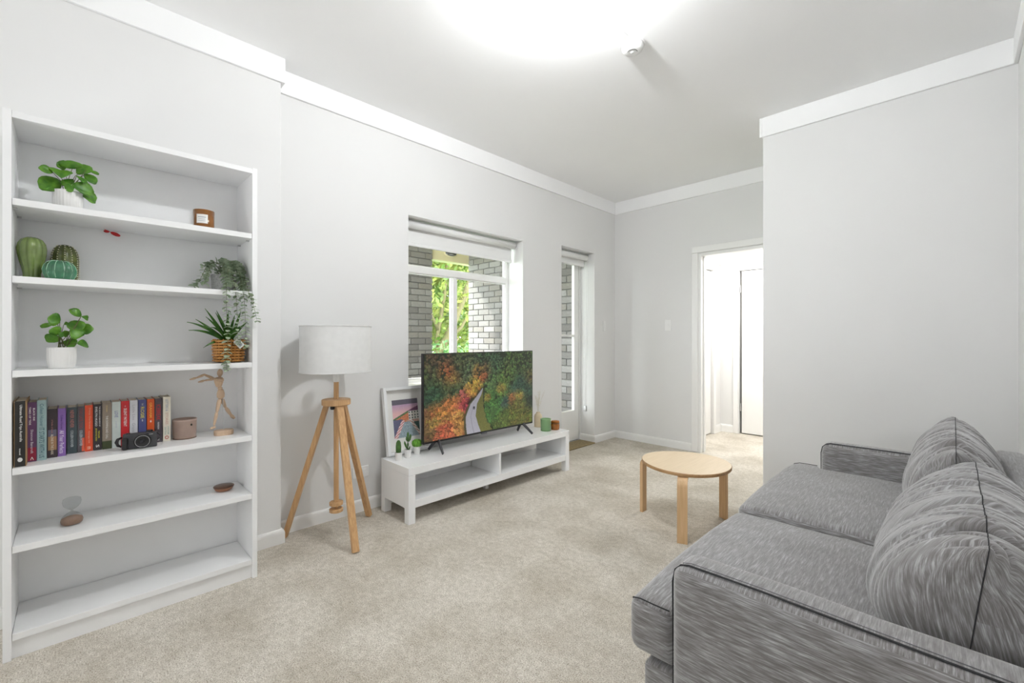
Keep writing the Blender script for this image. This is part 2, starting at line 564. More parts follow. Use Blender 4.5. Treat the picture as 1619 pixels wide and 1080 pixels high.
# ------------------------------------------------------------------ window_1
win = struct(thing('window_1', 'white timber window with a fanlight row above two lower panes', 'window', (-3.08, 2.38, 0.8)))
del win['label'], win['category']
y0, y1, z0, z1 = 1.762, 3.0, 0.80, 2.112
fr = MB()
FX0, FX1 = -3.115, -3.065
obj('frame', wall_mesh('x', FX0, FX1, (y0, y1), (z0, z1), [(y0 + 0.035, y1 - 0.035, z0 + 0.055, z1 - 0.04)]), TRIM, win, merge=True, bevel=0.004)
obj('transom', B(FX0, FX1 + 0.008, y0 + 0.035, y1 - 0.035, 1.718, 1.772), TRIM, win, bevel=0.005)
obj('mullion', B(FX0 + 0.004, FX1 + 0.004, 2.322, 2.368, z0 + 0.055, 1.718), TRIM, win, bevel=0.006)
for a0, a1, b0, b1 in ((y0 + 0.035, 2.322, z0 + 0.055, 1.718), (2.368, y1 - 0.035, z0 + 0.055, 1.718), (y0 + 0.035, y1 - 0.035, 1.772, z1 - 0.04)):
    sash = obj('sash', wall_mesh('x', FX0 + 0.01, FX1 - 0.008, (a0, a1), (b0, b1), [(a0 + 0.009, a1 - 0.009, b0 + 0.009, b1 - 0.009)]), TRIM, win, merge=True, bevel=0.003)
    obj('pane', B(-3.093, -3.089, a0 + 0.009, a1 - 0.009, b0 + 0.009, b1 - 0.009), PANE, sash)
obj('sill', B(FX1, XW + 0.004, y0 + 0.001, y1 - 0.001, z0 + 0.001, z0 + 0.03), TRIM, win, bevel=0.006)

# frame and panes added on the solid rear wall, dressing the fill light
w2 = struct(thing('rear_fill_frame', 'x', 'window', (-1.75, YC, 0.4)))
del w2['label'], w2['category']
obj('frame', wall_mesh('y', YC, YC + 0.04, (-2.62, -0.88), (0.33, 1.97), [(-2.57, -0.93, 0.38, 1.92)]), TRIM, w2, merge=True, bevel=0.004)
obj('mullion', B(-1.77, -1.73, YC, YC + 0.04, 0.38, 1.92), TRIM, w2, bevel=0.004)
for a0, a1 in ((-2.57, -1.77), (-1.73, -0.93)):
    obj('pane', B(a0, a1, YC + 0.012, YC + 0.016, 0.38, 1.92), PANE, w2)

# glazed balcony door
door = struct(thing('door_1', 'x', 'door', (-3.09, 3.88, 0.0)))
del door['label'], door['category']
DX0, DX1 = -3.11, -3.07
obj('door_frame', wall_mesh('x', -3.118, -3.06, (3.582, 4.178), (0, 2.155), [(3.60, 4.152, 0.012, 2.125)]), TRIM, door, merge=True, bevel=0.003)
leaf = obj('door_leaf', wall_mesh('x', DX0, DX1, (3.604, 4.148), (0.016, 2.12), [(3.69, 4.066, 0.36, 1.205), (3.69, 4.066, 1.228, 2.03)]), TRIM, door, merge=True, bevel=0.004)
obj('pane', B(-3.093, -3.089, 3.69, 4.066, 0.36, 1.205), PANE, leaf)
obj('pane', B(-3.093, -3.089, 3.69, 4.066, 1.228, 2.03), PANE, leaf)
obj('threshold', B(-3.12, -3.02, 3.584, 4.176, 0.0, 0.012), TRIM, door)

# ------------------------------------------------------------------ doorway and hall
dw = struct(thing('door_2', 'x', 'door', (-1.45, YB, 0)))
del dw['label'], dw['category']
def architrave(xa, xb, ya, yb, z_a, z_b):
    return B(xa, xb, ya, yb, z_a, z_b)
obj('architrave', B(-1.935, -1.868, YB - 0.022, YB, 0, 2.075), TRIM, dw, bevel=0.008, seg=3)
obj('architrave', B(-1.935, -1.0, YB - 0.022, YB, 2.075, 2.142), TRIM, dw, bevel=0.008, seg=3)
obj('architrave', B(-1.065, -1.0, YB - 0.022, YB, 0, 2.075), TRIM, dw, bevel=0.008, seg=3)
obj('jamb', B(-1.868, -1.84, YB - 0.006, YB + 0.125, 0, 2.062), TRIM, dw, bevel=0.002)
obj('jamb', B(-1.09, -1.06, YB - 0.006, YB + 0.125, 0, 2.062), TRIM, dw, bevel=0.002)
obj('head_jamb', B(-1.84, -1.09, YB - 0.006, YB + 0.125, 2.04, 2.07), TRIM, dw, bevel=0.002)
obj('door_stop', B(-1.84, -1.828, YB + 0.05, YB + 0.075, 0, 2.04), TRIM, dw)

struct(obj('wall_hall_left', wall_mesh('x', -2.2, -2.10, (YB + 0.12, 5.86), (0, 2.75), [(4.80, 5.60, 0, 2.03)]), WALL, merge=True))
struct(obj('wall_hall_far', wall_mesh('y', 5.86, 5.98, (-2.2, 0.3), (0, 2.75), [(-1.876, -1.08, 0, 2.03)]), WALL, merge=True))
struct(obj('wall_hall_end', B(0.2, 0.3, YB + 0.12, 6.5, 0, 2.75), WALL))
struct(obj('ceiling_hall', B(-3.0, 0.3, YB + 0.12, 6.5, 2.32, 2.42), CEIL))
struct(obj('wall_far_room', B(-3.0, 0.3, 6.42, 6.5, 0, 2.4), WALL))
struct(obj('wall_side_room', B(-3.08, -3.0, YB + 0.12, 6.5, 0, 2.4), WALL))
def cove(name, pts):
    """sloped hall cornice with its room side to the right of travel"""
    prof = [(0, 2.12), (0.018, 2.12), (0.11, 2.29), (0.11, 2.32), (0, 2.32)]
    v = []; f = []; n = len(prof)
    P = [Vector(p) for p in pts]; k = len(P)
    for i, p in enumerate(P):
        d0 = (P[i] - P[i - 1]).normalized() if i else None
        d1 = (P[i + 1] - P[i]).normalized() if i < k - 1 else None
        d0 = d0 or d1; d1 = d1 or d0
        m = Vector((d0.y, -d0.x)) + Vector((d1.y, -d1.x)); m = m / m.dot(Vector((d0.y, -d0.x)))
        for a, z in prof:
            q = p + m * a
            v.append((q.x, q.y, z))
    for i in range(k - 1):
        for j in range(n):
            f.append((i * n + j, i * n + (j + 1) % n, (i + 1) * n + (j + 1) % n, (i + 1) * n + j))
    return struct(obj(name, MB().add(v, f), CEIL))
cove('trim_8', [(-2.10, YB + 0.12), (-2.10, 5.86), (0.2, 5.86)])
skirting('baseboard_hall', [(-2.10, 5.66), (-2.10, 5.86), (-1.945, 5.86)], h=0.095)
d3 = struct(thing('door_3', 'x', 'door', (-1.48, 5.86, 0)))
del d3['label'], d3['category']
obj('architrave', B(-1.945, -1.885, 5.838, 5.86, 0, 2.045), TRIM, d3, bevel=0.008, seg=3)
obj('architrave', B(-1.945, -1.01, 5.838, 5.86, 2.045, 2.105), TRIM, d3, bevel=0.008, seg=3)
lf = obj('door_leaf', B(-1.850, -1.09, 5.868, 5.905, 0.012, 2.02), TRIM, d3, bevel=0.003)
for z in (0.33, 1.80):
    obj('hinge', MB().tube([(-1.862, 5.862, z - 0.045), (-1.862, 5.862, z + 0.045)], 0.006, 8), CHROME, lf)
d4 = struct(thing('door_4', 'x', 'door', (-2.10, 5.2, 0)))
del d4['label'], d4['category']
obj('architrave', B(-2.10, -2.078, 5.60, 5.66, 0, 2.09), TRIM, d4, bevel=0.008, seg=3)
obj('architrave', B(-2.10, -2.078, 4.74, 5.60, 2.03, 2.09), TRIM, d4, bevel=0.008, seg=3)
lf = obj('door_leaf', B(-2.16, -2.12, 4.81, 5.595, 0.012, 2.02), TRIM, d4, bevel=0.003)
obj('door_knob', MB().ball((-2.098, 4.88, 0.99), 0.02, 0.025, 0.025), CHROME, lf, smooth=True)

# ------------------------------------------------------------------ balcony, brick walls, trees
struct(obj('floor_balcony', B(-5.5, -3.12, 0.9, 4.6, -0.12, -0.01), CONC))
struct(obj('ceiling_balcony', B(-5.45, -3.12, 0.9, 4.6, 2.6, 2.75), CREAM))
struct(obj('trim_9', B(-5.42, -5.28, 3.6, 4.6, 2.33, 2.6), CREAM))

def brick_mesh(L, H, D):
    me = bpy.data.meshes.new('brick')
    bm = bmesh.new()
    bmesh.ops.create_cube(bm, size=1)
    for v in bm.verts: v.co = (v.co.x * L, v.co.y * D, v.co.z * H)
    bmesh.ops.bevel(bm, geom=[e for e in bm.edges], offset=0.004, segments=1, affect='EDGES')
    bm.to_mesh(me); bm.free()
    return me
BRICK_COLS = []
for i, c in enumerate([(0.215, 0.205, 0.20), (0.25, 0.24, 0.235), (0.165, 0.155, 0.15), (0.22, 0.205, 0.19), (0.29, 0.28, 0.275)]):
    BRICK_COLS.append(mat('grey_brick_%s' % 'abcde'[i], c, 0.9, var=0.12, vscale=40, bmp=0.4, bscale=120))
BM = {}
def brick_at(parent, c, L, along):
    key = round(L, 3)
    k = random.choice((0, 0, 1, 2, 3, 3, 4))
    if (key, k) not in BM:
        me = brick_mesh(L, 0.076, 0.05); me.materials.append(BRICK_COLS[k]); BM[(key, k)] = me
    o = bpy.data.objects.new('brick', BM[(key, k)])
    COL.objects.link(o); o.parent = parent
    o.location = Vector(c) - ORIG[parent.name] + Vector((random.uniform(-1, 1), random.uniform(-1, 1), 0)) * 0.0015
    if along == 'y': o.rotation_euler = (0, 0, PI / 2)
wing = struct(obj('wall_balcony_wing', B(-5.27, -3.12, 4.325, 4.52, -0.01, 2.6), BRICKM))
for r in range(30):
    z = 0.03 + r * 0.086
    if z < 0.28 or z > 2.58: continue
    x = -5.29
    off = r % 2
    if off:
        brick_at(wing, (x + 0.055, 4.335, z), 0.11, 'x'); x += 0.12
    while x < -3.15:
        L = min(0.23, -3.13 - x)
        if L > 0.05: brick_at(wing, (x + L / 2, 4.335, z), L, 'x')
        x += 0.24
pier = struct(obj('wall_balcony_pier', B(-5.44, -5.27, 0.9, 3.60, -0.01, 2.6), BRICKM))
for r in range(30):
    z = 0.03 + r * 0.086
    if z < 0.45 or z > 2.56: continue
    y = 3.62
    if r % 2:
        brick_at(pier, (-5.28, y - 0.055, z), 0.11, 'y'); y -= 0.12
    while y > 2.75:
        brick_at(pier, (-5.28, y - 0.115, z), 0.23, 'y'); y -= 0.24
struct(obj('wall_balcony_parapet', B(-5.42, -5.28, 3.60, 4.325, -0.01, 0.9), BRICKM))

bl = thing('bulkhead_light', 'dark caged oval light on the cream balcony beam outside the window', 'light', (-5.28, 3.95, 2.44))
obj('base_plate', MB().ball((-5.27, 3.95, 2.45), 0.02, 0.12, 0.055), CREAM, bl, smooth=True)
obj('lens', MB().ball((-5.255, 3.95, 2.45), 0.05, 0.10, 0.042), DARKP, bl, smooth=True)
for k in (-1, 0, 1):
    obj('cage_bar', MB().tube([(-5.26, 3.95 - 0.1, 2.45 + k * 0.02), (-5.20, 3.95, 2.45 + k * 0.028), (-5.26, 3.95 + 0.1, 2.45 + k * 0.02)], 0.004, 6), CHROME, bl)

struct(obj('ground', B(-40, -5.6, -20, 40, -3.0, -2.9), BUSHLEAF))

def leaf_cloud(c, r, n, size, shell=0.55):
    mb = MB()
    for i in range(n):
        d = Vector((random.gauss(0, 1), random.gauss(0, 1), random.gauss(0, 1))).normalized()
        q = shell + (1 - shell) * random.random()
        p = Vector(c) + Vector((d.x * r[0], d.y * r[1], d.z * r[2])) * q
        a = Vector((random.gauss(0, 1), random.gauss(0, 1), random.gauss(0, 0.6))).normalized()
        b = a.cross(Vector((random.gauss(0, 1), random.gauss(0, 1), random.gauss(0, 1)))).normalized()
        s = size * random.uniform(0.6, 1.3)
        mb.add([p - a * s, p + b * s * 0.45, p + a * s, p - b * s * 0.45], [(0, 1, 2, 3)])
    return mb
def tree(label, base, branches, crowns, leafm, group='trees seen through the window', cat='tree', nm='tree'):
    t = thing(nm, label, cat, base, group)
    for pts, r0, r1 in branches:
        k = len(pts)
        obj('branch' if pts[0] != branches[0][0][0] or pts is not branches[0][0] else 'trunk', MB().tube(pts, [r0 + (r1 - r0) * i / (k - 1) for i in range(k)], 8), BARK, t, smooth=True)
    mb = MB()
    for c, r, n, s in crowns:
        q = leaf_cloud(c, r, n, s, 0.2); mb.add(q.v, q.f)
    stuff(obj('foliage', mb, leafm, t, fix=False))
    return t
tree('tall leafy tree with slanting olive trunks outside the window', (-9.95, 6.4, -2.9),
     [([(-9.95, 6.4, -2.9), (-9.95, 6.6, -1.0), (-9.9, 6.85, 0.5), (-9.6, 7.25, 1.5), (-9.4, 7.55, 2.4), (-9.2, 7.9, 3.6), (-9.0, 8.3, 5.2)], 0.14, 0.05),
      ([(-9.9, 6.85, 0.4), (-9.85, 6.98, 1.4), (-9.75, 7.1, 2.3), (-9.7, 7.18, 3.4), (-9.7, 7.2, 4.6)], 0.06, 0.03),
      ([(-9.75, 7.05, 1.0), (-9.5, 7.5, 1.5), (-9.3, 7.9, 2.3), (-9.2, 8.4, 3.2)], 0.05, 0.02),
      ([(-9.95, 6.7, -0.5), (-9.7, 7.1, 0.6), (-9.5, 7.4, 1.2)], 0.05, 0.02),
      ([(-9.85, 6.98, 1.4), (-9.8, 6.5, 2.2), (-9.8, 5.9, 3.1)], 0.05, 0.02)],
     [((-10.2, 7.2, 3.4), (1.3, 3.0, 2.6), 5200, 0.10), ((-10.3, 7.6, 1.3), (0.9, 2.6, 1.2), 1700, 0.09)], TREELEAF)
tree('dense green shrub low outside the balcony parapet', (-8.9, 6.7, -2.9),
     [([(-8.9, 6.7, -2.9), (-8.9, 6.75, -1.0), (-8.85, 6.8, 0.3)], 0.05, 0.02)],
     [((-8.9, 6.8, -0.3), (0.8, 2.0, 1.5), 5200, 0.075)], BUSHLEAF, None, 'shrub', 'shrub')
tree('pale yellow-green tree farthest beyond the balcony', (-15.5, 11.5, -2.9),
     [([(-15.5, 11.5, -2.9), (-15.5, 11.6, 0.5), (-15.4, 11.8, 4.0)], 0.2, 0.08)],
     [((-15.5, 11.5, 2.6), (2.0, 4.5, 4.2), 6500, 0.2)], TREELEAF)

# ------------------------------------------------------------------ roller blinds and wall fittings
def blind(label, ya, yb, zt, drop, xr=-2.965):
    t = thing('roller_blind', label, 'blind', (xr, (ya + yb) / 2, drop), 'roller blinds in the wall openings')
    obj('roller_tube', MB().tube([(xr, ya + 0.02, zt), (xr, yb - 0.02, zt)], 0.031, 24), BLIND, t, smooth=True)
    obj('blind_fabric', B(xr - 0.033, xr - 0.0305, ya + 0.025, yb - 0.025, drop + 0.012, zt + 0.004), BLIND, t)
    obj('bottom_rail', B(xr - 0.042, xr - 0.022, ya + 0.025, yb - 0.025, drop - 0.012, drop + 0.014), PLASTIC, t, bevel=0.004)
    for y, s in ((ya, 1), (yb, -1)):
        obj('bracket', MB().box(xr - 0.035, xr + 0.03, y + s * 0.002, y + s * 0.008, zt - 0.03, zt + 0.036), PLASTIC, t, bevel=0.004)
    obj('end_cap', MB().tube([(xr, yb - 0.021, zt), (xr, yb - 0.009, zt)], 0.022, 20), DARKP, t)
    return t
b1 = blind('wide white roller blind rolled up above the tall two-pane window', 1.765, 2.997, 2.072, 1.925)
b2 = blind('narrow white roller blind above the glazed balcony door', 3.585, 4.175, 2.105, 2.02)
obj('chain', MB().tube([(-2.985, 4.168, 2.1), (-2.99, 4.17, 1.2), (-3.0, 4.172, 0.40)], 0.0022, 6), PLASTIC, b2)
obj('chain', MB().tube([(-2.955, 4.168, 2.1), (-2.965, 4.17, 1.2), (-2.985, 4.172, 0.40)], 0.0022, 6), PLASTIC, b2)
obj('chain_tensioner', MB().box(-3.01, -2.975, 4.160, 4.177, 0.345, 0.41), CHROME, b2, bevel=0.006)

def plate(name, label, c, wy, hz, face, rock=1):
    t = thing(name, label, name.split('_')[-1], c)
    x, y, z = c
    if face == 'x':
        obj('cover_plate', B(x, x + 0.008, y - wy / 2, y + wy / 2, z - hz / 2, z + hz / 2), PLASTIC, t, bevel=0.003)
        for k in range(rock):
            yy = y + (k - (rock - 1) / 2) * 0.05
            obj('rocker' if rock == 1 else 'socket_face', B(x + 0.008, x + 0.011, yy - 0.012, yy + 0.012, z - 0.018, z + 0.018), PLASTIC, t, bevel=0.002)
    else:
        obj('cover_plate', B(x - wy / 2, x + wy / 2, y - 0.008, y, z - hz / 2, z + hz / 2), PLASTIC, t, bevel=0.003)
        obj('rocker', B(x - 0.009, x + 0.009, y - 0.013, y - 0.008, z - 0.014, z + 0.014), PLASTIC, t, bevel=0.002)
    return t
plate('light_switch', 'white light switch on the far wall left of the doorway', (-2.195, YB, 1.33), 0.075, 0.12, 'y')
plate('light_switch', 'white light switch right of the balcony door', (XW, 4.37, 1.33), 0.05, 0.12, 'x')
plate('power_outlet', 'white double power outlet low on the wall behind the tripod lamp', (XW, 1.385, 0.27), 0.115, 0.075, 'x', 2)
dm = tag(obj('doormat', B(-3.055, -2.84, 3.62, 4.15, 0.001, 0.014), MATBR, origin=(-2.95, 3.88, 0), bevel=0.004), 'brown doormat in front of the glazed balcony door', 'doormat')

# ------------------------------------------------------------------ ceiling fittings
sa = thing('smoke_alarm', 'round white smoke alarm on the ceiling', 'smoke alarm', (-1.245, 2.175, CZ))
obj('base', MB().lathe((-1.245, 2.175, CZ), [(0.066, -0.012), (0.066, 0.0)], 36), PLASTIC, sa)
obj('dome', MB().lathe((-1.245, 2.175, CZ), [(0.0, -0.046), (0.03, -0.0455), (0.046, -0.042), (0.056, -0.032), (0.059, -0.014), (0.059, -0.011)], 36), PLASTIC, sa, smooth=True)
sl = MB()
a0 = [(-1.245 + 0.026 * cos(t), 2.175 + 0.026 * sin(t), CZ - 0.0462) for t in np.linspace(-2.3, 0.4, 12)]
obj('sensor_slot', MB().tube(a0, 0.0016, 6), BLACKP, sa)
obj('test_button', MB().lathe((-1.245, 2.175, CZ), [(0.0, -0.049), (0.011, -0.048), (0.012, -0.045)], 16), PLASTIC, sa, smooth=True)
tag(obj('cable_cover', MB().box(-1.252, -1.222, 1.80, 2.11, CZ - 0.010, CZ), PLASTIC, origin=(-1.237, 1.95, CZ), bevel=0.003), 'white cable cover running along the ceiling to the smoke alarm', 'cable cover')
cl = thing('ceiling_lamp', 'lit bare bulb in a white ceiling holder beside the smoke alarm', 'lamp', (-1.204, 1.525, CZ))
obj('holder', MB().lathe((-1.204, 1.525, CZ), [(0.018, -0.052), (0.024, -0.050), (0.026, -0.018), (0.050, -0.014), (0.052, 0.0)], 32), PLASTIC, cl)
obj('bulb', MB().lathe((-1.204, 1.525, CZ), [(0.0, -0.118), (0.014, -0.115), (0.026, -0.106), (0.033, -0.092), (0.034, -0.080), (0.029, -0.066), (0.020, -0.054), (0.016, -0.051)], 24), LAMPON, cl, smooth=True)

# ------------------------------------------------------------------ bookcase
BX0, BX1, BY0, BY1 = -2.725, -2.44, -0.19, 0.640
bc = thing('bookcase', 'tall white bookcase with six shelves holding books and plants', 'bookcase', (-2.58, 0.225, 0))
for y in (BY0, BY1 - 0.022):
    obj('side_panel', B(BX0, BX1, y, y + 0.022, 0, 2.03), WHITE, bc, bevel=0.0012)
obj('top_panel', B(BX0 + 0.004, BX1 - 0.001, BY0 + 0.022, BY1 - 0.022, 2.002, 2.026), WHITE, bc, bevel=0.0012)
SH = [1.705, 1.418, 1.068, 0.706, 0.418, 0.095]
for z in SH:
    sh = obj('shelf', B(BX0 + 0.006, BX1 - 0.002, BY0 + 0.023, BY1 - 0.023, z - 0.025, z), WHITE, bc, bevel=0.0012)
    if z > 0.2:
        for y, s in ((BY0 + 0.022, 1), (BY1 - 0.022, -1)):
            for x in (-2.50, -2.66):
                obj('shelf_pin', MB().box(x - 0.005, x + 0.005, min(y, y + s * 0.012), max(y, y + s * 0.012), z - 0.032, z - 0.0255), CHROME, sh)
obj('plinth', B(BX1 - 0.034, BX1 - 0.016, BY0 + 0.022, BY1 - 0.022, 0, 0.07), WHITE, bc)
my = (BY0 + BY1) / 2
obj('back_panel', B(BX0 - 0.004, BX0, BY0 + 0.004, BY1 - 0.004, 0.03, 2.02), WHITE, bc)

# ------------------------------------------------------------------ lettering
def text_geo(body, bold=0.0):
    cu = bpy.data.curves.new('txt', 'FONT')
    cu.body = body; cu.size = 1.0; cu.offset = bold; cu.resolution_u = 2
    o = bpy.data.objects.new('txt', cu); COL.objects.link(o)
    bpy.context.view_layer.update()
    dg = bpy.context.evaluated_depsgraph_get()
    me = bpy.data.meshes.new_from_object(o.evaluated_get(dg))
    V = [tuple(v.co) for v in me.vertices]; F = [tuple(p.vertices) for p in me.polygons]
    bpy.data.objects.remove(o); bpy.data.curves.remove(cu); bpy.data.meshes.remove(me)
    return V, F
def text_fit(body, w, h, bold=0.01):
    V, F = text_geo(body, bold)
    if not V: return [], []
    xs = [v[0] for v in V]; ys = [v[1] for v in V]
    ax, bx, ay, by = min(xs), max(xs), min(ys), max(ys)
    return [((v[0] - ax) / (bx - ax) * w, (v[1] - ay) / max(1e-6, by - ay) * h) for v in V], F
TEXTM = {}
def tmat(c):
    if c not in TEXTM:
        TEXTM[c] = mat('print_ink_%d' % len(TEXTM), c, 0.6, var=0.02)
    return TEXTM[c]
def spine_text(parent, body, x, yc, ztop, length, height, color, bold=0.012, dy=0.0):
    V, F = text_fit(body, length, height, bold)
    mb = MB().add([(x + 0.0005, yc + dy - height / 2 + v[1], ztop - v[0]) for v in V], F)
    return obj('lettering', mb, tmat(color), parent, fix=False)

W_ = (0.82, 0.82, 0.80)
BOOKS = [
 # y0, y1, front x, top z, depth, cover, label, texts[(string, top fraction, length fraction, height fraction, colour, dy fraction)]
 (-0.163, -0.134, -2.462, 0.952, 0.19, (0.018, 0.017, 0.016), 'thick black book with white title, leftmost in the row', [('Ultimate Road Trips Australia', .06, .56, .30, W_, .05), ('travel', .72, .10, .16, W_, 0)]),
 (-0.1335, -0.1095, -2.53, 0.938, 0.13, (0.12, 0.05, 0.13), 'purple and crimson book with two-line title beside the black travel book', [('BLACK INK', .10, .22, .22, W_, .22), ('TIMES OF TIDE', .08, .30, .22, W_, -.22), ('Shannon Bancroft', .46, .40, .30, (0.62, 0.58, 0.66), 0), ('<', .92, .05, .4, W_, 0)]),
 (-0.1085, -0.083, -2.535, 0.943, 0.13, (0.34, 0.49, 0.50), 'pale aqua book with tall dark title letters', [('Colleen Hoover', .06, .38, .42, (0.10, 0.20, 0.24), 0), ('IT STARTS WITH US', .46, .50, .55, (0.05, 0.13, 0.16), 0)]),
 (-0.0825, -0.0535, -2.56, 0.902, 0.13, (0.045, 0.03, 0.035), 'dark book with a sunset-toned lower spine', [('A Thriller of Secrets', .22, .28, .16, (0.4, 0.16, 0.14), 0), ('ALONE IN THE DARK', .52, .42, .26, (0.74, 0.66, 0.52), 0)]),
 (-0.0525, -0.0295, -2.565, 0.901, 0.13, (0.25, 0.13, 0.42), 'violet book with large white lower title', [('Colleen Hoover', .14, .30, .30, (0.07, 0.03, 0.16), 0), ('All Your Perfects', .46, .48, .55, (0.80, 0.72, 0.86), 0)]),
 (-0.0265, 0.003, -2.592, 0.899, 0.115, (0.05, 0.075, 0.08), 'slate grey book with salmon capital letters', [('NEVER NEVER', .06, .38, .38, (0.56, 0.22, 0.19), 0), ('COLLEEN HOOVER', .50, .36, .28, (0.68, 0.74, 0.74), 0)]),
 (0.0045, 0.026, -2.594, 0.900, 0.115, (0.085, 0.075, 0.085), 'narrow charcoal book with red and pale blue lettering', [('TOO LATE TOO', .04, .44, .46, (0.34, 0.07, 0.07), 0), ('COLLEEN HOOVER', .52, .34, .40, (0.56, 0.66, 0.72), 0)]),
 (0.0268, 0.0516, -2.596, 0.902, 0.115, (0.76, 0.085, 0.025), 'orange-red book with pale lettering, left of the dark brown book', [('Daisy Darkness', .06, .46, .28, (0.86, 0.40, 0.25), .08), ('Georgia Gill', .56, .26, .24, (0.86, 0.45, 0.30), 0), ('m', .90, .06, .40, (0.86, 0.6, 0.45), 0)]),
 (0.0526, 0.0793, -2.594, 0.904, 0.115, (0.035, 0.026, 0.03), 'dark brown book with white and yellow lettering', [('THE SEVEN HUSBANDS OF', .05, .44, .14, W_, .25), ('EVELYN HUGO', .06, .42, .26, W_, -.15), ('TAYLOR', .58, .16, .20, (0.74, 0.66, 0.04), .16), ('JENKINS REID', .52, .28, .20, (0.74, 0.66, 0.04), -.18), ('S', .88, .06, .40, W_, 0)]),
 (0.0805, 0.1108, -2.592, 0.907, 0.115, (0.27, 0.22, 0.17), 'taupe book with a misty landscape spine', [('Kristin', .06, .14, .14, (0.72, 0.52, 0.22), 0), ('THE DOWNLOAD CALL', .28, .50, .24, (0.80, 0.78, 0.72), 0)]),
 (0.1118, 0.1400, -2.592, 0.908, 0.115, (0.58, 0.64, 0.61), 'pale mint book with small navy title, left of the red book', [('LOVE', .20, .14, .40, (0.18, 0.2, 0.42), 0), ('a novel', .42, .14, .10, (0.3, 0.3, 0.5), 0)]),
 (0.1412, 0.1690, -2.592, 0.909, 0.115, (0.56, 0.02, 0.025), 'bright red book with white title behind the camera', [('THE', .10, .03, .14, W_, 0), ('SILENT PATIENT', .16, .40, .36, W_, 0)]),
 (0.1705, 0.1972, -2.592, 0.909, 0.115, (0.66, 0.67, 0.70), 'pale grey book with faint grey lettering behind the camera', [('Little Lies', .10, .34, .34, (0.42, 0.43, 0.46), 0), ('Grace', .50, .2, .4, (0.42, 0.43, 0.46), 0)]),
 (0.2000, 0.2275, -2.592, 0.909, 0.115, (0.07, 0.08, 0.22), 'navy blue book with yellow title letters', [('THE', .08, .05, .2, (0.7, 0.7, 0.6), 0), ('ROSIE', .16, .26, .46, (0.72, 0.62, 0.12), 0), ('*', .44, .05, .2, W_, 0)]),
 (0.2300, 0.2560, -2.592, 0.909, 0.115, (0.60, 0.09, 0.015), 'orange book edged in dark red behind the camera', [('GRAHAM', .08, .34, .34, (0.86, 0.44, 0.08), 0), ('*', .48, .05, .25, W_, 0)]),
 (0.2575, 0.2835, -2.592, 0.909, 0.115, (0.07, 0.055, 0.065), 'charcoal book with tall red letters right of the camera', [('ICEBREAK', .14, .36, .60, (0.50, 0.02, 0.03), 0), ('HANNAH', .54, .16, .26, (0.72, 0.7, 0.7), 0), ('*', .90, .06, .3, W_, 0)]),
 (0.2870, 0.3150, -2.590, 0.914, 0.115, (0.74, 0.69, 0.58), 'cream book with a red roundel, rightmost in the row', [('LETTERS &', .06, .26, .36, (0.3, 0.33, 0.42), 0), ('STORIES', .36, .26, .36, (0.55, 0.32, 0.24), 0), ('VIKRAM', .66, .18, .20, (0.25, 0.4, 0.34), .2), ('SETH', .68, .16, .20, (0.25, 0.4, 0.34), -.2)]),
]
SZ = 0.7062
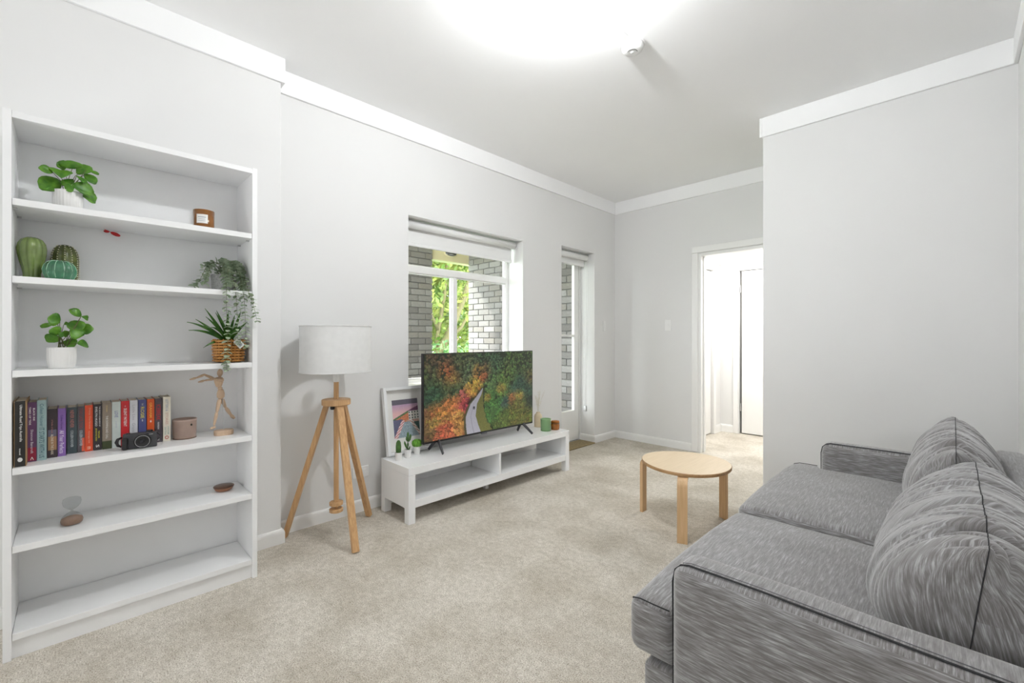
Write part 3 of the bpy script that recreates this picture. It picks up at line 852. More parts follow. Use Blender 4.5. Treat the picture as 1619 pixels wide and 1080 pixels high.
for i, (ya, yb, xf, zt, dep, c, lab, texts) in enumerate(BOOKS):
    t = thing('book', lab, 'book', (xf - dep / 2, (ya + yb) / 2, SZ), 'paperbacks on the fourth shelf')
    cov = mat('book_cover_%s' % chr(97 + i), c, 0.4, var=0.06, vscale=25)
    k = 0.0014
    mb = MB()
    # one folded cover: spine and two boards as a connected U
    P2 = [(xf - dep, ya), (xf, ya), (xf, yb), (xf - dep, yb), (xf - dep, yb - k), (xf - k, yb - k), (xf - k, ya + k), (xf - dep, ya + k)]
    mb.prism(P2, 'z', SZ, zt)
    cv = obj('cover', mb, cov, t)
    obj('pages', B(xf - dep + 0.003, xf - k - 0.0006, ya + k + 0.0003, yb - k - 0.0003, SZ + 0.002, zt - 0.003), PAPER, t)
    H = zt - SZ; W = yb - ya
    for body, a, l, h, col, dy in texts:
        spine_text(cv, body, xf, (ya + yb) / 2, zt - a * H, l * H, h * W, col, 0.012, dy * W)
    if i == 0:
        mb = MB().lathe((0, 0, 0), [(0.0, 0.0), (0.008, 0.0), (0.008, 0.0004)], 20)
        mb.v = [(xf + 0.0003 + p[2], (ya + yb) / 2 + p[0] * 0.8, SZ + 0.026 + p[1]) for p in mb.v]
        obj('emblem', mb, tmat(W_), cv)
        for y in (ya, yb):
            obj('cover_edge', B(xf - dep, xf + 0.002, y - 0.0008, y + 0.0008, SZ, zt + 0.001), tmat((0.36, 0.22, 0.10)), cv)
    if i == 3:
        obj('spine_picture', B(xf, xf + 0.0003, ya + 0.003, yb - 0.002, SZ + 0.03, SZ + 0.085), tmat((0.36, 0.20, 0.10)), cv)
        obj('spine_picture', B(xf, xf + 0.0003, ya + 0.003, yb - 0.002, SZ + 0.085, SZ + 0.112), tmat((0.13, 0.12, 0.17)), cv)
    if i == 1:
        obj('spine_picture', B(xf, xf + 0.0003, ya + 0.001, yb - 0.001, SZ + 0.004, SZ + 0.055), tmat((0.30, 0.02, 0.05)), cv)
    if i == 6:
        obj('spine_picture', B(xf, xf + 0.0003, (ya + yb) / 2 + 0.002, yb, SZ + 0.004, SZ + 0.06), tmat((0.70, 0.12, 0.06)), cv)
    if i == 9:
        obj('spine_picture', B(xf, xf + 0.0003, ya, yb, SZ, SZ + 0.035), tmat((0.045, 0.06, 0.02)), cv)
    if i == 16:
        mb = MB().lathe((0, 0, 0), [(0.005, 0.0), (0.008, 0.0), (0.008, 0.0004), (0.005, 0.0004)], 20, closed=True)
        mb.v = [(xf + 0.0003 + p[2], (ya + yb) / 2 + p[0] * 0.9, SZ + 0.018 + p[1]) for p in mb.v]
        obj('emblem', mb, tmat((0.5, 0.1, 0.08)), cv)

# camera in front of the books
cm = thing('compact_camera', 'black compact camera with a large lens ring in front of the books', 'camera', (-2.52, 0.195, SZ))
ang = math.radians(-5)
def CM(p):
    """camera-local (depth, across, up) to world"""
    a, b, c = p
    return (-2.522 + a * cos(ang) - b * sin(ang), 0.196 + a * sin(ang) + b * cos(ang), SZ + c)
def cobj(name, mb, m, par=cm, **k):
    mb.v = [CM(p) for p in mb.v]
    return obj(name, mb, m, par, **k)
bd = cobj('body', MB().box(-0.017, 0.017, -0.053, 0.062, 0.001, 0.066), DARKP, bevel=0.004, seg=3)
cobj('grip', MB().box(0.012, 0.031, -0.056, -0.035, 0.001, 0.052), BLACKP, bevel=0.006, seg=3)
def ring(c, prof, n=36, closed=False):
    mb = MB().lathe((0, 0, 0), prof, n, closed=closed)
    mb.v = [(c[0] + p[2], c[1] + p[0], c[2] + p[1]) for p in mb.v]
    return mb
ln = cobj('lens_barrel', ring((0.017, 0.012, 0.033), [(0.030, 0), (0.030, 0.012), (0.026, 0.013), (0.026, 0.020), (0.024, 0.021), (0.014, 0.017), (0.0, 0.016)]), BLACKP, smooth=False)
auto(ln)
cobj('lens_ring', ring((0.0382, 0.012, 0.033), [(0.0235, 0), (0.025, 0), (0.025, 0.0006), (0.0235, 0.0006)], closed=True), tmat((0.42, 0.42, 0.42)), ln)
cobj('front_element', MB().ball((0.034, 0.012, 0.033), 0.004, 0.009, 0.009), tmat((0.015, 0.015, 0.02)), ln, smooth=True)
cobj('mode_dial', MB().lathe((-0.002, 0.036, 0.066), [(0.012, 0), (0.012, 0.006), (0.010, 0.008)], 24), BLACKP)
cobj('shutter_button', MB().lathe((0.006, -0.035, 0.066), [(0.007, 0), (0.007, 0.004)], 16), BLACKP)
V, F = text_fit('CANON', 0.014, 0.0035, 0.02)
obj('lettering', MB().add([CM((0.0176, 0.034 + v[0], 0.056 + v[1])) for v in V], F), tmat(W_), bd, fix=False)
st = [(-0.005, -0.056, 0.052), (0.0, -0.069, 0.046), (0.004, -0.073, 0.034), (0.006, -0.068, 0.02), (0.002, -0.058, 0.012)]
cobj('wrist_strap', MB().tube([Vector(p) for p in st], [0.004, 0.006, 0.007, 0.006, 0.003], 8), BLACKP, smooth=True)
cobj('strap_lug', MB().tube([(0, 0.062, 0.058), (0.002, 0.070, 0.052), (0.002, 0.070, 0.034), (0, 0.064, 0.028)], 0.0035, 8), BLACKP, smooth=True)

# ------------------------------------------------------------------ plants and ornaments on the shelves
def leaf_mb(base, tip, width, up=None, droop=0.12, fold=0.25, nl=6, shape='oval'):
    """a folded leaf blade with thickness-free veined surface: 2 halves about a midrib"""
    b = Vector(base); t = Vector(tip); d = t - b; L = d.length; d = d / L
    up = Vector(up) if up is not None else Vector((1.0, 0.0, 0.35))
    s = d.cross(up)
    if s.length < 1e-3: s = d.cross(Vector((0, 0, 1)))
    s.normalize(); n = s.cross(d).normalized()
    v = []; f = []
    for i in range(nl + 1):
        q = i / nl
        if shape == 'oval': wv = width / 2 * (sin(PI * min(1, q * 0.93 + 0.05)) ** 0.7) * (0.75 + 0.5 * q)
        elif shape == 'wedge': wv = width / 2 * (min(1, q * 1.45) ** 0.8) * (1 if q < 0.8 else max(0.55, 1 - (q - 0.8) * 2.2))
        else: wv = width / 2 * (sin(PI * min(1, 0.12 + q * 0.88)) ** 0.6)
        p = b + d * L * q - n * droop * L * q * q + n * droop * L * 0.3 * sin(PI * q)
        for k in (-1, -0.5, 0, 0.5, 1):
            v.append(p + s * wv * k + n * fold * wv * abs(k))
    for i in range(nl):
        for k in range(4):
            a = i * 5 + k
            f.append((a, a + 1, a + 6, a + 5))
    return MB().add(v, f)

def fluted_pot(t, c, r, h, foot=0.0, n=96):
    fl = lambda q, z: 1 + 0.05 * (0.5 + 0.5 * cos(q * 26)) if foot < z < h - 0.004 else 1.012
    prof = [(r * 0.90, 0), (r * 0.93, 0.003), (r * 0.93, foot), (r * 0.96, foot + 0.003), (r, h * 0.5), (r, h - 0.005), (r * 1.0, h), (r * 0.92, h), (r * 0.90, h - 0.014)]
    obj('pot', MB().lathe(c, prof, n, fl), CERAMIC, t, smooth=True)
    obj('soil', MB().lathe((c[0], c[1], c[2] + h - 0.016), [(r * 0.91, 0), (r * 0.5, 0.004), (0, 0.005)], 20), SOIL, t, smooth=True)

def leafy_plant(label, c, r, h, leaves, foot):
    t = thing('potted_plant', label, 'plant', c, 'small leafy plants in white fluted pots')
    fluted_pot(t, c, r, h, foot)
    top = Vector((c[0], c[1], c[2] + h - 0.012))
    for i, (b, tip, wd) in enumerate(leaves):
        b = Vector(b); tp = Vector(tip)
        lf = obj('leaf', leaf_mb(b, tp, wd * 1.15, shape='wedge' if i % 2 else 'oval', up=(1, random.uniform(-.4, .4), random.uniform(0.1, .9))), LEAF, t, smooth=True)
        so = lf.modifiers.new('thickness', 'SOLIDIFY'); so.thickness = 0.0006
        g = top + Vector((random.uniform(-.012, .012), random.uniform(-.015, .015), 0))
        mid = (g + b) / 2 + Vector((0, 0, 0.01))
        obj('stem', MB().tube([g, mid, b], [0.0016, 0.0013, 0.001], 5), STEM, t, smooth=True)
    return t
LA = [((-2.51, -0.065, 1.844), (-2.49, -0.101, 1.848), 0.033), ((-2.55, -0.035, 1.87), (-2.52, -0.044, 1.896), 0.04), ((-2.53, -0.011, 1.878), (-2.515, -0.018, 1.905), 0.067), ((-2.5, -0.041, 1.824), (-2.52, -0.044, 1.866), 0.061), ((-2.54, 0.004, 1.863), (-2.55, 0.044, 1.911), 0.04), ((-2.505, 0.03, 1.877), (-2.495, 0.067, 1.869), 0.015), ((-2.56, 0.027, 1.875), (-2.54, 0.058, 1.838), 0.036), ((-2.51, -0.001, 1.849), (-2.49, 0.03, 1.823), 0.017), ((-2.55, -0.048, 1.828), (-2.52, -0.097, 1.776), 0.058), ((-2.53, -0.041, 1.825), (-2.515, -0.016, 1.809), 0.046), ((-2.5, -0.011, 1.806), (-2.52, 0.056, 1.794), 0.049), ((-2.54, 0.006, 1.787), (-2.55, 0.062, 1.77), 0.052), ((-2.505, -0.031, 1.784), (-2.495, -0.008, 1.796), 0.036)]
LB = [((-2.5, -0.045, 1.254), (-2.48, -0.076, 1.266), 0.047), ((-2.54, -0.053, 1.249), (-2.51, -0.096, 1.234), 0.017), ((-2.52, 0.015, 1.277), (-2.505, -0.017, 1.304), 0.033), ((-2.49, 0.015, 1.276), (-2.51, 0.038, 1.268), 0.02), ((-2.53, 0.01, 1.213), (-2.54, -0.009, 1.261), 0.05), ((-2.495, -0.016, 1.223), (-2.485, 0.013, 1.192), 0.05), ((-2.55, 0.015, 1.219), (-2.53, 0.05, 1.227), 0.043), ((-2.5, -0.047, 1.2), (-2.48, -0.064, 1.227), 0.037), ((-2.54, -0.051, 1.197), (-2.51, -0.079, 1.176), 0.043), ((-2.52, -0.04, 1.172), (-2.505, 0.0, 1.165), 0.043), ((-2.49, 0.004, 1.166), (-2.51, 0.038, 1.16), 0.037), ((-2.53, -0.035, 1.242), (-2.54, -0.018, 1.247), 0.023), ((-2.495, -0.045, 1.192), (-2.485, -0.038, 1.21), 0.023), ((-2.55, -0.031, 1.19), (-2.53, -0.027, 1.216), 0.02)]
leafy_plant('bushy green plant in a white fluted pot on the top shelf', (-2.545, -0.023, SH[0] + 0.0005), 0.043, 0.078, LA, 0.0)
leafy_plant('sparse green plant in a white ribbed pot on the third shelf', (-2.51, -0.040, SH[2] + 0.0005), 0.041, 0.083, LB, 0.013)

# candle
cd = thing('candle_jar', 'amber glass candle with a white label on the top shelf', 'candle', (-2.52, 0.433, SH[0]))
cz = SH[0] + 0.0005
obj('jar', MB().lathe((-2.52, 0.433, cz), [(0.036, 0), (0.040, 0.003), (0.041, 0.010), (0.0425, 0.088), (0.0395, 0.088), (0.038, 0.012), (0.0, 0.010)], 40), AMBERD, cd, smooth=True)
obj('wax', MB().lathe((-2.52, 0.433, cz), [(0.037, 0.012), (0.038, 0.055), (0.0, 0.055)], 32), tmat((0.70, 0.52, 0.30)), cd)
lb = MB(); v = []
for i in range(13):
    q = math.radians(-50 + 62 * i / 12) - 0.02
    for z in (0.022, 0.064):
        v.append((-2.52 + 0.0424 * cos(q), 0.433 + 0.0424 * sin(q), cz + z))
lb.add(v, [(2 * i, 2 * i + 2, 2 * i + 3, 2 * i + 1) for i in range(12)])
lo = obj('label', lb, LABELW, cd)
for k, (z, l) in enumerate(((0.050, 0.032), (0.042, 0.026), (0.034, 0.030))):
    mb = MB(); v = []
    for i in range(9):
        q = -0.36 + (i / 8 - 0.5) * l / 0.0424
        for zz in (z - 0.001, z + (0.0025 if k == 0 else 0.0006)):
            v.append((-2.52 + 0.0428 * cos(q), 0.433 + 0.0428 * sin(q), cz + zz))
    mb.add(v, [(2 * i, 2 * i + 2, 2 * i + 3, 2 * i + 1) for i in range(8)])
    obj('print_line', mb, tmat((0.42, 0.44, 0.50)), lo)

# red ornament under the top shelf
ro = thing('red_ornament', 'small red teardrop ornament hanging under the top shelf', 'ornament', (-2.71, 0.115, 1.675))
obj('drop', MB().ball((-2.70, 0.128, 1.663), 0.006, 0.018, 0.008, ax=(0, 0.35, 1)), RED, ro, smooth=True)
obj('drop', MB().ball((-2.70, 0.098, 1.671), 0.005, 0.010, 0.006), RED, ro, smooth=True)
obj('cord', MB().tube([(-2.70, 0.09, 1.679), (-2.70, 0.108, 1.672), (-2.70, 0.12, 1.667)], 0.0012, 6), RED, ro)

# three ceramic cacti
z2 = SH[1] + 0.0005
g = 'glazed ceramic cacti on the second shelf'
t = thing('ceramic_cactus', 'tall olive ceramic cactus with smooth bulging ribs, leftmost', 'ornament', (-2.57, -0.125, z2), g)
fn = lambda q, z: 1 + 0.15 * abs(cos(q * 4.5 + 0.4)) - 0.08
obj('body', MB().lathe((-2.57, -0.123, z2), [(0.023, 0), (0.024, 0.004), (0.0235, 0.02), (0.027, 0.045), (0.034, 0.075), (0.0385, 0.10), (0.040, 0.12), (0.037, 0.142), (0.029, 0.158), (0.016, 0.167), (0.0, 0.169)], 120, fn), CACT1, t, smooth=True)
t = thing('ceramic_cactus', 'rounded olive ceramic cactus with rows of cream dots', 'ornament', (-2.648, -0.033, z2), g)
prof = [(0.034, 0), (0.037, 0.006), (0.0405, 0.05), (0.0415, 0.10), (0.039, 0.125), (0.033, 0.145), (0.022, 0.158), (0.010, 0.163), (0.0, 0.164)]
fn = lambda q, z: 1 + 0.03 * cos(q * 12)
cc = (-2.648, -0.033, z2)
obj('body', MB().lathe(cc, prof, 96, fn), CACT2, t, smooth=True)
pts = [(0.042, z) for z in np.arange(0.012, 0.11, 0.0095)] + [(0.0412, 0.118), (0.039, 0.127), (0.036, 0.137), (0.031, 0.147), (0.024, 0.156)]
dots = MB()
for k in range(12):
    q = 2 * PI * k / 12
    for r, z in pts:
        dots.ball((cc[0] + r * 1.03 * cos(q), cc[1] + r * 1.03 * sin(q), cc[2] + z), 0.0024, 0.0024, 0.0022, 6, 4)
stuff(obj('raised_dots', dots, SPINE, t, smooth=True))
t = thing('ceramic_cactus', 'squat teal ceramic cactus with pale rib lines, in front of the dotted one', 'ornament', (-2.53, -0.045, z2), g)
cc = (-2.525, -0.046, z2)
prof = [(0.030, 0), (0.040, 0.008), (0.0475, 0.025), (0.049, 0.040), (0.045, 0.057), (0.036, 0.070), (0.022, 0.078), (0.009, 0.079), (0.0, 0.076)]
fn = lambda q, z: 1 - 0.08 * abs(sin(q * 6)) ** 3 if False else 1 - 0.07 * (1 - abs(sin(q * 6))) * 0 + 0.05 * abs(sin(q * 6)) - 0.025
obj('body', MB().lathe(cc, prof, 144, fn), CACT3, t, smooth=True)
for k in range(12):
    q = 2 * PI * k / 12 + PI / 12
    obj('rib_line', MB().tube([(cc[0] + (r * 1.025 + 0.0003) * cos(q), cc[1] + (r * 1.025 + 0.0003) * sin(q), cc[2] + z) for r, z in prof[1:-1]], 0.0011, 5), RIBLINE, t, smooth=True)

# trailing eucalyptus in a grey pot
eu = thing('trailing_plant', 'grey-green eucalyptus trailing over the second shelf edge', 'plant', (-2.60, 0.53, z2))
obj('pot', MB().lathe((-2.60, 0.53, z2), [(0.045, 0), (0.052, 0.02), (0.056, 0.085), (0.052, 0.085), (0.05, 0.07), (0, 0.07)], 28), GREYPOT, eu, smooth=True)
def sprig(pts, n, size, side=1.0):
    pts = [Vector(p) for p in pts]
    # Catmull-style resample
    fine = []
    for i in range(len(pts) - 1):
        p0 = pts[max(i - 1, 0)]; p1 = pts[i]; p2 = pts[i + 1]; p3 = pts[min(i + 2, len(pts) - 1)]
        for k in range(6):
            u = k / 6
            fine.append(0.5 * ((2 * p1) + (p2 - p0) * u + (2 * p0 - 5 * p1 + 4 * p2 - p3) * u * u + (3 * p1 - p0 - 3 * p2 + p3) * u ** 3))
    fine.append(pts[-1])
    st = obj('sprig', MB().tube(fine, [0.0014 - 0.0008 * i / len(fine) for i in range(len(fine))], 5), STEM, eu, smooth=True)
    mb = MB()
    for i in range(n):
        q = (i + 0.5) / n * (len(fine) - 1)
        a = fine[int(q)]; b = fine[min(int(q) + 1, len(fine) - 1)]
        p = a.lerp(b, q - int(q)); d = (b - a).normalized() if (b - a).length > 1e-6 else Vector((0, 0, -1))
        o1 = d.orthogonal().normalized(); o2 = d.cross(o1)
        th = i * 1.4 + random.uniform(-.4, .4)
        for s in (0, PI):
            dr = (o1 * cos(th + s) + o2 * sin(th + s) + d * 0.35).normalized()
            sz = size * 1.35 * random.uniform(0.7, 1.25)
            lm = leaf_mb(p, p + dr * sz, sz * 0.72, up=d * -1 + Vector((.3, 0, .2)), nl=4, droop=0.1, fold=0.15, shape='round')
            lm.v = [(x, min(y, 0.613) if x < -2.437 else y, z) for x, y, z in lm.v]
            mb.add(lm.v, lm.f)
    stuff(obj('leaves', mb, EUC, st, smooth=True, fix=False))
zt_ = z2 + 0.09
for pts, n, s in [
    ([(-2.60, 0.53, zt_), (-2.585, 0.50, z2 + 0.145), (-2.57, 0.455, z2 + 0.12), (-2.55, 0.42, z2 + 0.045), (-2.53, 0.395, z2 + 0.012)], 15, 0.018),
    ([(-2.60, 0.51, zt_), (-2.58, 0.48, z2 + 0.13), (-2.55, 0.455, z2 + 0.09), (-2.52, 0.435, z2 + 0.03)], 14, 0.018),
    ([(-2.60, 0.52, zt_), (-2.59, 0.49, z2 + 0.14), (-2.58, 0.46, z2 + 0.135), (-2.58, 0.435, z2 + 0.12)], 9, 0.015),
    ([(-2.60, 0.53, zt_), (-2.60, 0.53, z2 + 0.15), (-2.56, 0.52, z2 + 0.14), (-2.50, 0.515, z2 + 0.07), (-2.44, 0.508, z2 + 0.01), (-2.425, 0.506, z2 - 0.09), (-2.425, 0.51, z2 - 0.2), (-2.428, 0.508, 1.10), (-2.43, 0.506, 1.035)], 42, 0.018),
    ([(-2.60, 0.54, zt_), (-2.59, 0.55, z2 + 0.14), (-2.54, 0.545, z2 + 0.12), (-2.46, 0.545, z2 + 0.03), (-2.425, 0.548, z2 - 0.08), (-2.425, 0.55, z2 - 0.2), (-2.43, 0.555, z2 - 0.26)], 30, 0.018),
    ([(-2.60, 0.55, zt_), (-2.60, 0.575, z2 + 0.145), (-2.55, 0.58, z2 + 0.12), (-2.47, 0.578, z2 + 0.03), (-2.43, 0.58, z2 - 0.04), (-2.425, 0.584, z2 - 0.16), (-2.43, 0.59, z2 - 0.28)], 32, 0.018),
    ([(-2.60, 0.55, zt_), (-2.58, 0.59, z2 + 0.14), (-2.52, 0.595, z2 + 0.10), (-2.43, 0.60, z2 - 0.01), (-2.41, 0.615, z2 - 0.07), (-2.405, 0.63, z2 - 0.15)], 22, 0.018),
    ([(-2.60, 0.54, zt_), (-2.57, 0.565, z2 + 0.15), (-2.51, 0.575, z2 + 0.11), (-2.48, 0.58, z2 + 0.05), (-2.47, 0.585, z2 + 0.01)], 22, 0.02),
    ([(-2.60, 0.53, zt_), (-2.57, 0.535, z2 + 0.15), (-2.52, 0.53, z2 + 0.11), (-2.48, 0.528, z2 + 0.04)], 22, 0.018),
    ([(-2.60, 0.55, zt_), (-2.60, 0.59, z2 + 0.13), (-2.56, 0.60, z2 + 0.10), (-2.52, 0.60, z2 + 0.04)], 16, 0.018)]:
    sprig(pts, int(n * 1.35), s)

# basket plant
z3 = SH[2] + 0.0005
bp = thing('basket_plant', 'spiky green plant in a brown woven basket with a price tag', 'plant', (-2.55, 0.54, z3))
bc0 = (-2.55, 0.54, z3)
def rsq(q):
    return (abs(cos(q)) ** 5 + abs(sin(q)) ** 5) ** (-1 / 5) * 0.93
NB = 8
bas = obj('basket', MB().lathe(bc0, [(0.050, 0.002), (0.0575, 0.006), (0.061, 0.05), (0.0645, 0.112), (0.058, 0.112), (0.054, 0.04), (0.0, 0.02)], 64, lambda q, z: rsq(q)), mat('dark_basket_core', (0.10, 0.045, 0.012), 0.7), bp, smooth=True)
for i in range(NB):
    z = 0.009 + i * 0.0137
    r = 0.0575 + 0.0072 * z / 0.11 + 0.0016
    pts = []
    for j in range(97):
        q = 2 * PI * j / 96
        rr = (r + 0.0035 * cos(q * 12 + (PI if i % 2 else 0))) * rsq(q)
        pts.append((bc0[0] + rr * cos(q), bc0[1] + rr * sin(q), z3 + z))
    obj('weave_strand', MB().tube(pts, 0.0056, 6, caps=False), RATTAN, bas, smooth=True)
for j in range(24):
    q = 2 * PI * j / 24
    obj('weave_stake', MB().tube([(bc0[0] + (0.060 + dr) * rsq(q) * cos(q), bc0[1] + (0.060 + dr) * rsq(q) * sin(q), z3 + z) for dr, z in ((-0.001, 0.004), (0.0012, 0.05), (0.0045, 0.115))], 0.0022, 5), RATTAN, bas, smooth=True)
tips = [(0.437, 1.33, .03), (0.493, 1.325, -.02), (0.437, 1.29, .05), (0.369, 1.264, .02), (0.371, 1.225, .05), (0.426, 1.143, .06), (0.588, 1.326, .03), (0.554, 1.302, .06), (0.600, 1.134, .10), (0.606, 1.27, .07), (0.47, 1.31, .08), (0.52, 1.32, .09), (0.41, 1.28, -.03), (0.545, 1.31, -.05), (0.58, 1.25, .10), (0.45, 1.24, .09)]
for i, (ty, tz, dx) in enumerate(tips):
    b = Vector((-2.55 + random.uniform(-.012, .012), 0.54 + random.uniform(-.012, .012), z3 + 0.10))
    tp = Vector((-2.55 + dx, ty, tz))
    mid = b.lerp(tp, 0.45) + Vector((0, 0, 0.035 if tz < 1.27 else 0.012))
    v = []; f = []; nl = 10
    sd = (tp - b).cross(Vector((1, 0, 0.3))).normalized()
    for k in range(nl + 1):
        q = k / nl
        p = b * (1 - q) ** 2 + mid * 2 * q * (1 - q) + tp * q * q
        wv = 0.0085 * (1 - q ** 2.2) * (0.6 + 0.4 * min(1, q * 4)) + 0.0006
        v += [p + sd * wv, p + Vector((-0.003, 0, -0.002)), p - sd * wv]
    for k in range(nl):
        a = 3 * k
        f += [(a, a + 1, a + 4, a + 3), (a + 1, a + 2, a + 5, a + 4)]
    o = obj('leaf', MB().add(v, f), BLADE, bp, smooth=True)
    so = o.modifiers.new('thickness', 'SOLIDIFY'); so.thickness = 0.0008
tgp = [(-2.472, 0.543, 1.169), (-2.474, 0.566, 1.188), (-2.470, 0.593, 1.155), (-2.468, 0.571, 1.135)]
tg = obj('price_tag', MB().add(tgp + [(x - 0.0008, y, z) for x, y, z in tgp], [(0, 1, 2, 3), (7, 6, 5, 4), (0, 4, 5, 1), (1, 5, 6, 2), (2, 6, 7, 3), (3, 7, 4, 0)]), LABELW, bp)
for k in range(7):
    a = Vector(tgp[1]).lerp(Vector(tgp[2]), 0.45 + 0.06 * k); b2_ = Vector(tgp[0]).lerp(Vector(tgp[3]), 0.45 + 0.06 * k)
    p = a.lerp(b2_, 0.25); q = a.lerp(b2_, 0.75)
    obj('barcode_line', MB().tube([p + Vector((0.0008, 0, 0)), q + Vector((0.0008, 0, 0))], 0.0006, 4), PRINT, tg)
obj('tag_string', MB().tube([(-2.473, 0.564, 1.182), (-2.487, 0.563, 1.19)], 0.0006, 4), LABELW, tg)

# taupe pot
tp_ = thing('taupe_planter', 'dusty taupe ceramic pot to the right of the book row', 'pot', (-2.61, 0.372, SZ))
obj('pot', MB().lathe((-2.615, 0.372, SZ), [(0.044, 0.0), (0.0455, 0.004), (0.0485, 0.085), (0.0485, 0.093), (0.045, 0.093), (0.044, 0.02), (0, 0.015)], 48), PINKPOT, tp_, smooth=True)
ph = -0.05
obj('stud', MB().ball((-2.615 + 0.049 * cos(ph), 0.372 + 0.049 * sin(ph) + 0.022, SZ + 0.068), 0.004, 0.004, 0.005), tmat((0.02, 0.015, 0.01)), tp_, smooth=True)
obj('foot_ring', MB().lathe((-2.615, 0.372, SZ), [(0.042, 0.0), (0.0462, 0.0), (0.0462, 0.005), (0.042, 0.005)], 40, closed=True), tmat((0.16, 0.10, 0.07)), tp_)

# artist's mannequin
mn = thing('wooden_mannequin', 'posed wooden artist mannequin striding on an oval base', 'mannequin', (-2.57, 0.522, SZ))
X = -2.57
def M_(y, z, dx=0.0): return (X + dx, y, z)
obj('base', MB().lathe((X, 0.524, SZ), [(0.040, 0), (0.042, 0.003), (0.042, 0.021), (0.040, 0.024), (0, 0.024)], 32, lambda q, z: 0.7 + 0.3 * abs(sin(q))), MANN, mn, bevel=0.0)
obj('rod', MB().tube([M_(0.524, SZ + 0.022), M_(0.519, 0.885)], 0.0018, 8), CHROME, mn)
def limb(name, p0, p1, r0, r1, r2):
    p0, p1 = Vector(p0), Vector(p1)
    return obj(name, MB().tube([p0.lerp(p1, q) for q in (0, .06, .35, .7, .94, 1)], [r0 * .5, r0, r1, (r1 + r2) / 2, r2, r2 * .5], 12), MANN, mn, smooth=True)
obj('head', MB().ball(M_(0.507, 1.016, 0.004), 0.0135, 0.0125, 0.0195, 16, 12, ax=(0.15, 0.05, 1)), MANN, mn, smooth=True)
limb('neck', M_(0.506, 0.985), M_(0.507, 1.003), 0.006, 0.006, 0.006)
obj('chest', MB().lathe((X, 0.503, 0.945), [(0.010, 0), (0.0135, 0.006), (0.019, 0.025), (0.0215, 0.04), (0.015, 0.048), (0.006, 0.05)], 24, lambda q, z: 0.72 + 0.28 * abs(sin(q))), MANN, mn, smooth=True)
obj('waist_ball', MB().ball(M_(0.508, 0.939), 0.010, 0.011, 0.008), MANN, mn, smooth=True)
obj('pelvis', MB().lathe((X, 0.511, 0.884), [(0.008, 0), (0.0165, 0.012), (0.017, 0.028), (0.0125, 0.046), (0.009, 0.049)], 24, lambda q, z: 0.75 + 0.25 * abs(sin(q))), MANN, mn, smooth=True)
for a in (((0.505, 0.885, .008), (0.491, 0.826, .022)), ((0.518, 0.882, -.008), (0.534, 0.840, -.016))):
    limb('thigh', M_(*a[0]), M_(*a[1]), 0.009, 0.0095, 0.0065)
    obj('knee_joint', MB().ball(M_(*a[1]), 0.006, 0.006, 0.006), MANN, mn, smooth=True)
limb('shin', M_(0.490, 0.823, .022), M_(0.478, 0.760, .026), 0.007, 0.0072, 0.0045)
limb('shin', M_(0.536, 0.837, -.016), M_(0.560, 0.795, -.02), 0.0075, 0.009, 0.0055)
limb('foot', M_(0.484, 0.752, .02), M_(0.462, 0.750, .038), 0.005, 0.0065, 0.005)
limb('foot', M_(0.558, 0.797, -.02), M_(0.575, 0.777, -.02), 0.007, 0.0085, 0.006)
for s, e, h, d in (((0.482, 0.988), (0.438, 1.012), (0.404, 1.000), 0.022), ((0.520, 0.978), (0.477, 0.989), (0.436, 0.986), 0.026)):
    limb('upper_arm', M_(*s, d * .6), M_(*e, d + .01), 0.006, 0.0068, 0.005)
    obj('elbow_joint', MB().ball(M_(*e, d + .01), 0.005, 0.005, 0.005), MANN, mn, smooth=True)
    limb('forearm', M_(*e, d + .01), M_(*h, d + .025), 0.0055, 0.006, 0.0038)
    hd = Vector(M_(*h, d + .025)); dr = Vector((0.01, -0.028, -0.006))
    limb('hand', hd, hd + dr, 0.004, 0.0058, 0.003)

# hourglass and wooden disc on the fifth shelf
z5 = SH[4] + 0.0005
hg = thing('hourglass', 'clear glass hourglass with brown sand on the fifth shelf', 'hourglass', (-2.575, -0.012, z5))
obj('glass_bulbs', MB().lathe((-2.575, -0.012, z5), [(0.026, 0.0), (0.033, 0.006), (0.035, 0.016), (0.030, 0.032), (0.016, 0.046), (0.0045, 0.053), (0.0035, 0.056), (0.0045, 0.059), (0.016, 0.066), (0.026, 0.078), (0.029, 0.092), (0.027, 0.104), (0.020, 0.108)], 40), BULB_GLASS, hg, smooth=True)
obj('sand', MB().lathe((-2.575, -0.012, z5), [(0.025, 0.001), (0.032, 0.006), (0.0342, 0.016), (0.032, 0.025), (0.02, 0.031), (0, 0.035)], 32), SAND, hg, smooth=True)
wd = thing('wooden_dish', 'small dark walnut lidded dish at the right of the fifth shelf', 'dish', (-2.60, 0.53, z5))
obj('bowl', MB().lathe((-2.60, 0.53, z5), [(0.026, 0), (0.036, 0.006), (0.0415, 0.015), (0.042, 0.018), (0, 0.018)], 40), WALNUTL, wd, smooth=True)
obj('lid', MB().lathe((-2.60, 0.53, z5), [(0.0435, 0.0185), (0.045, 0.021), (0.044, 0.024), (0.035, 0.0265), (0, 0.0275)], 40), WALNUT, wd, smooth=True)

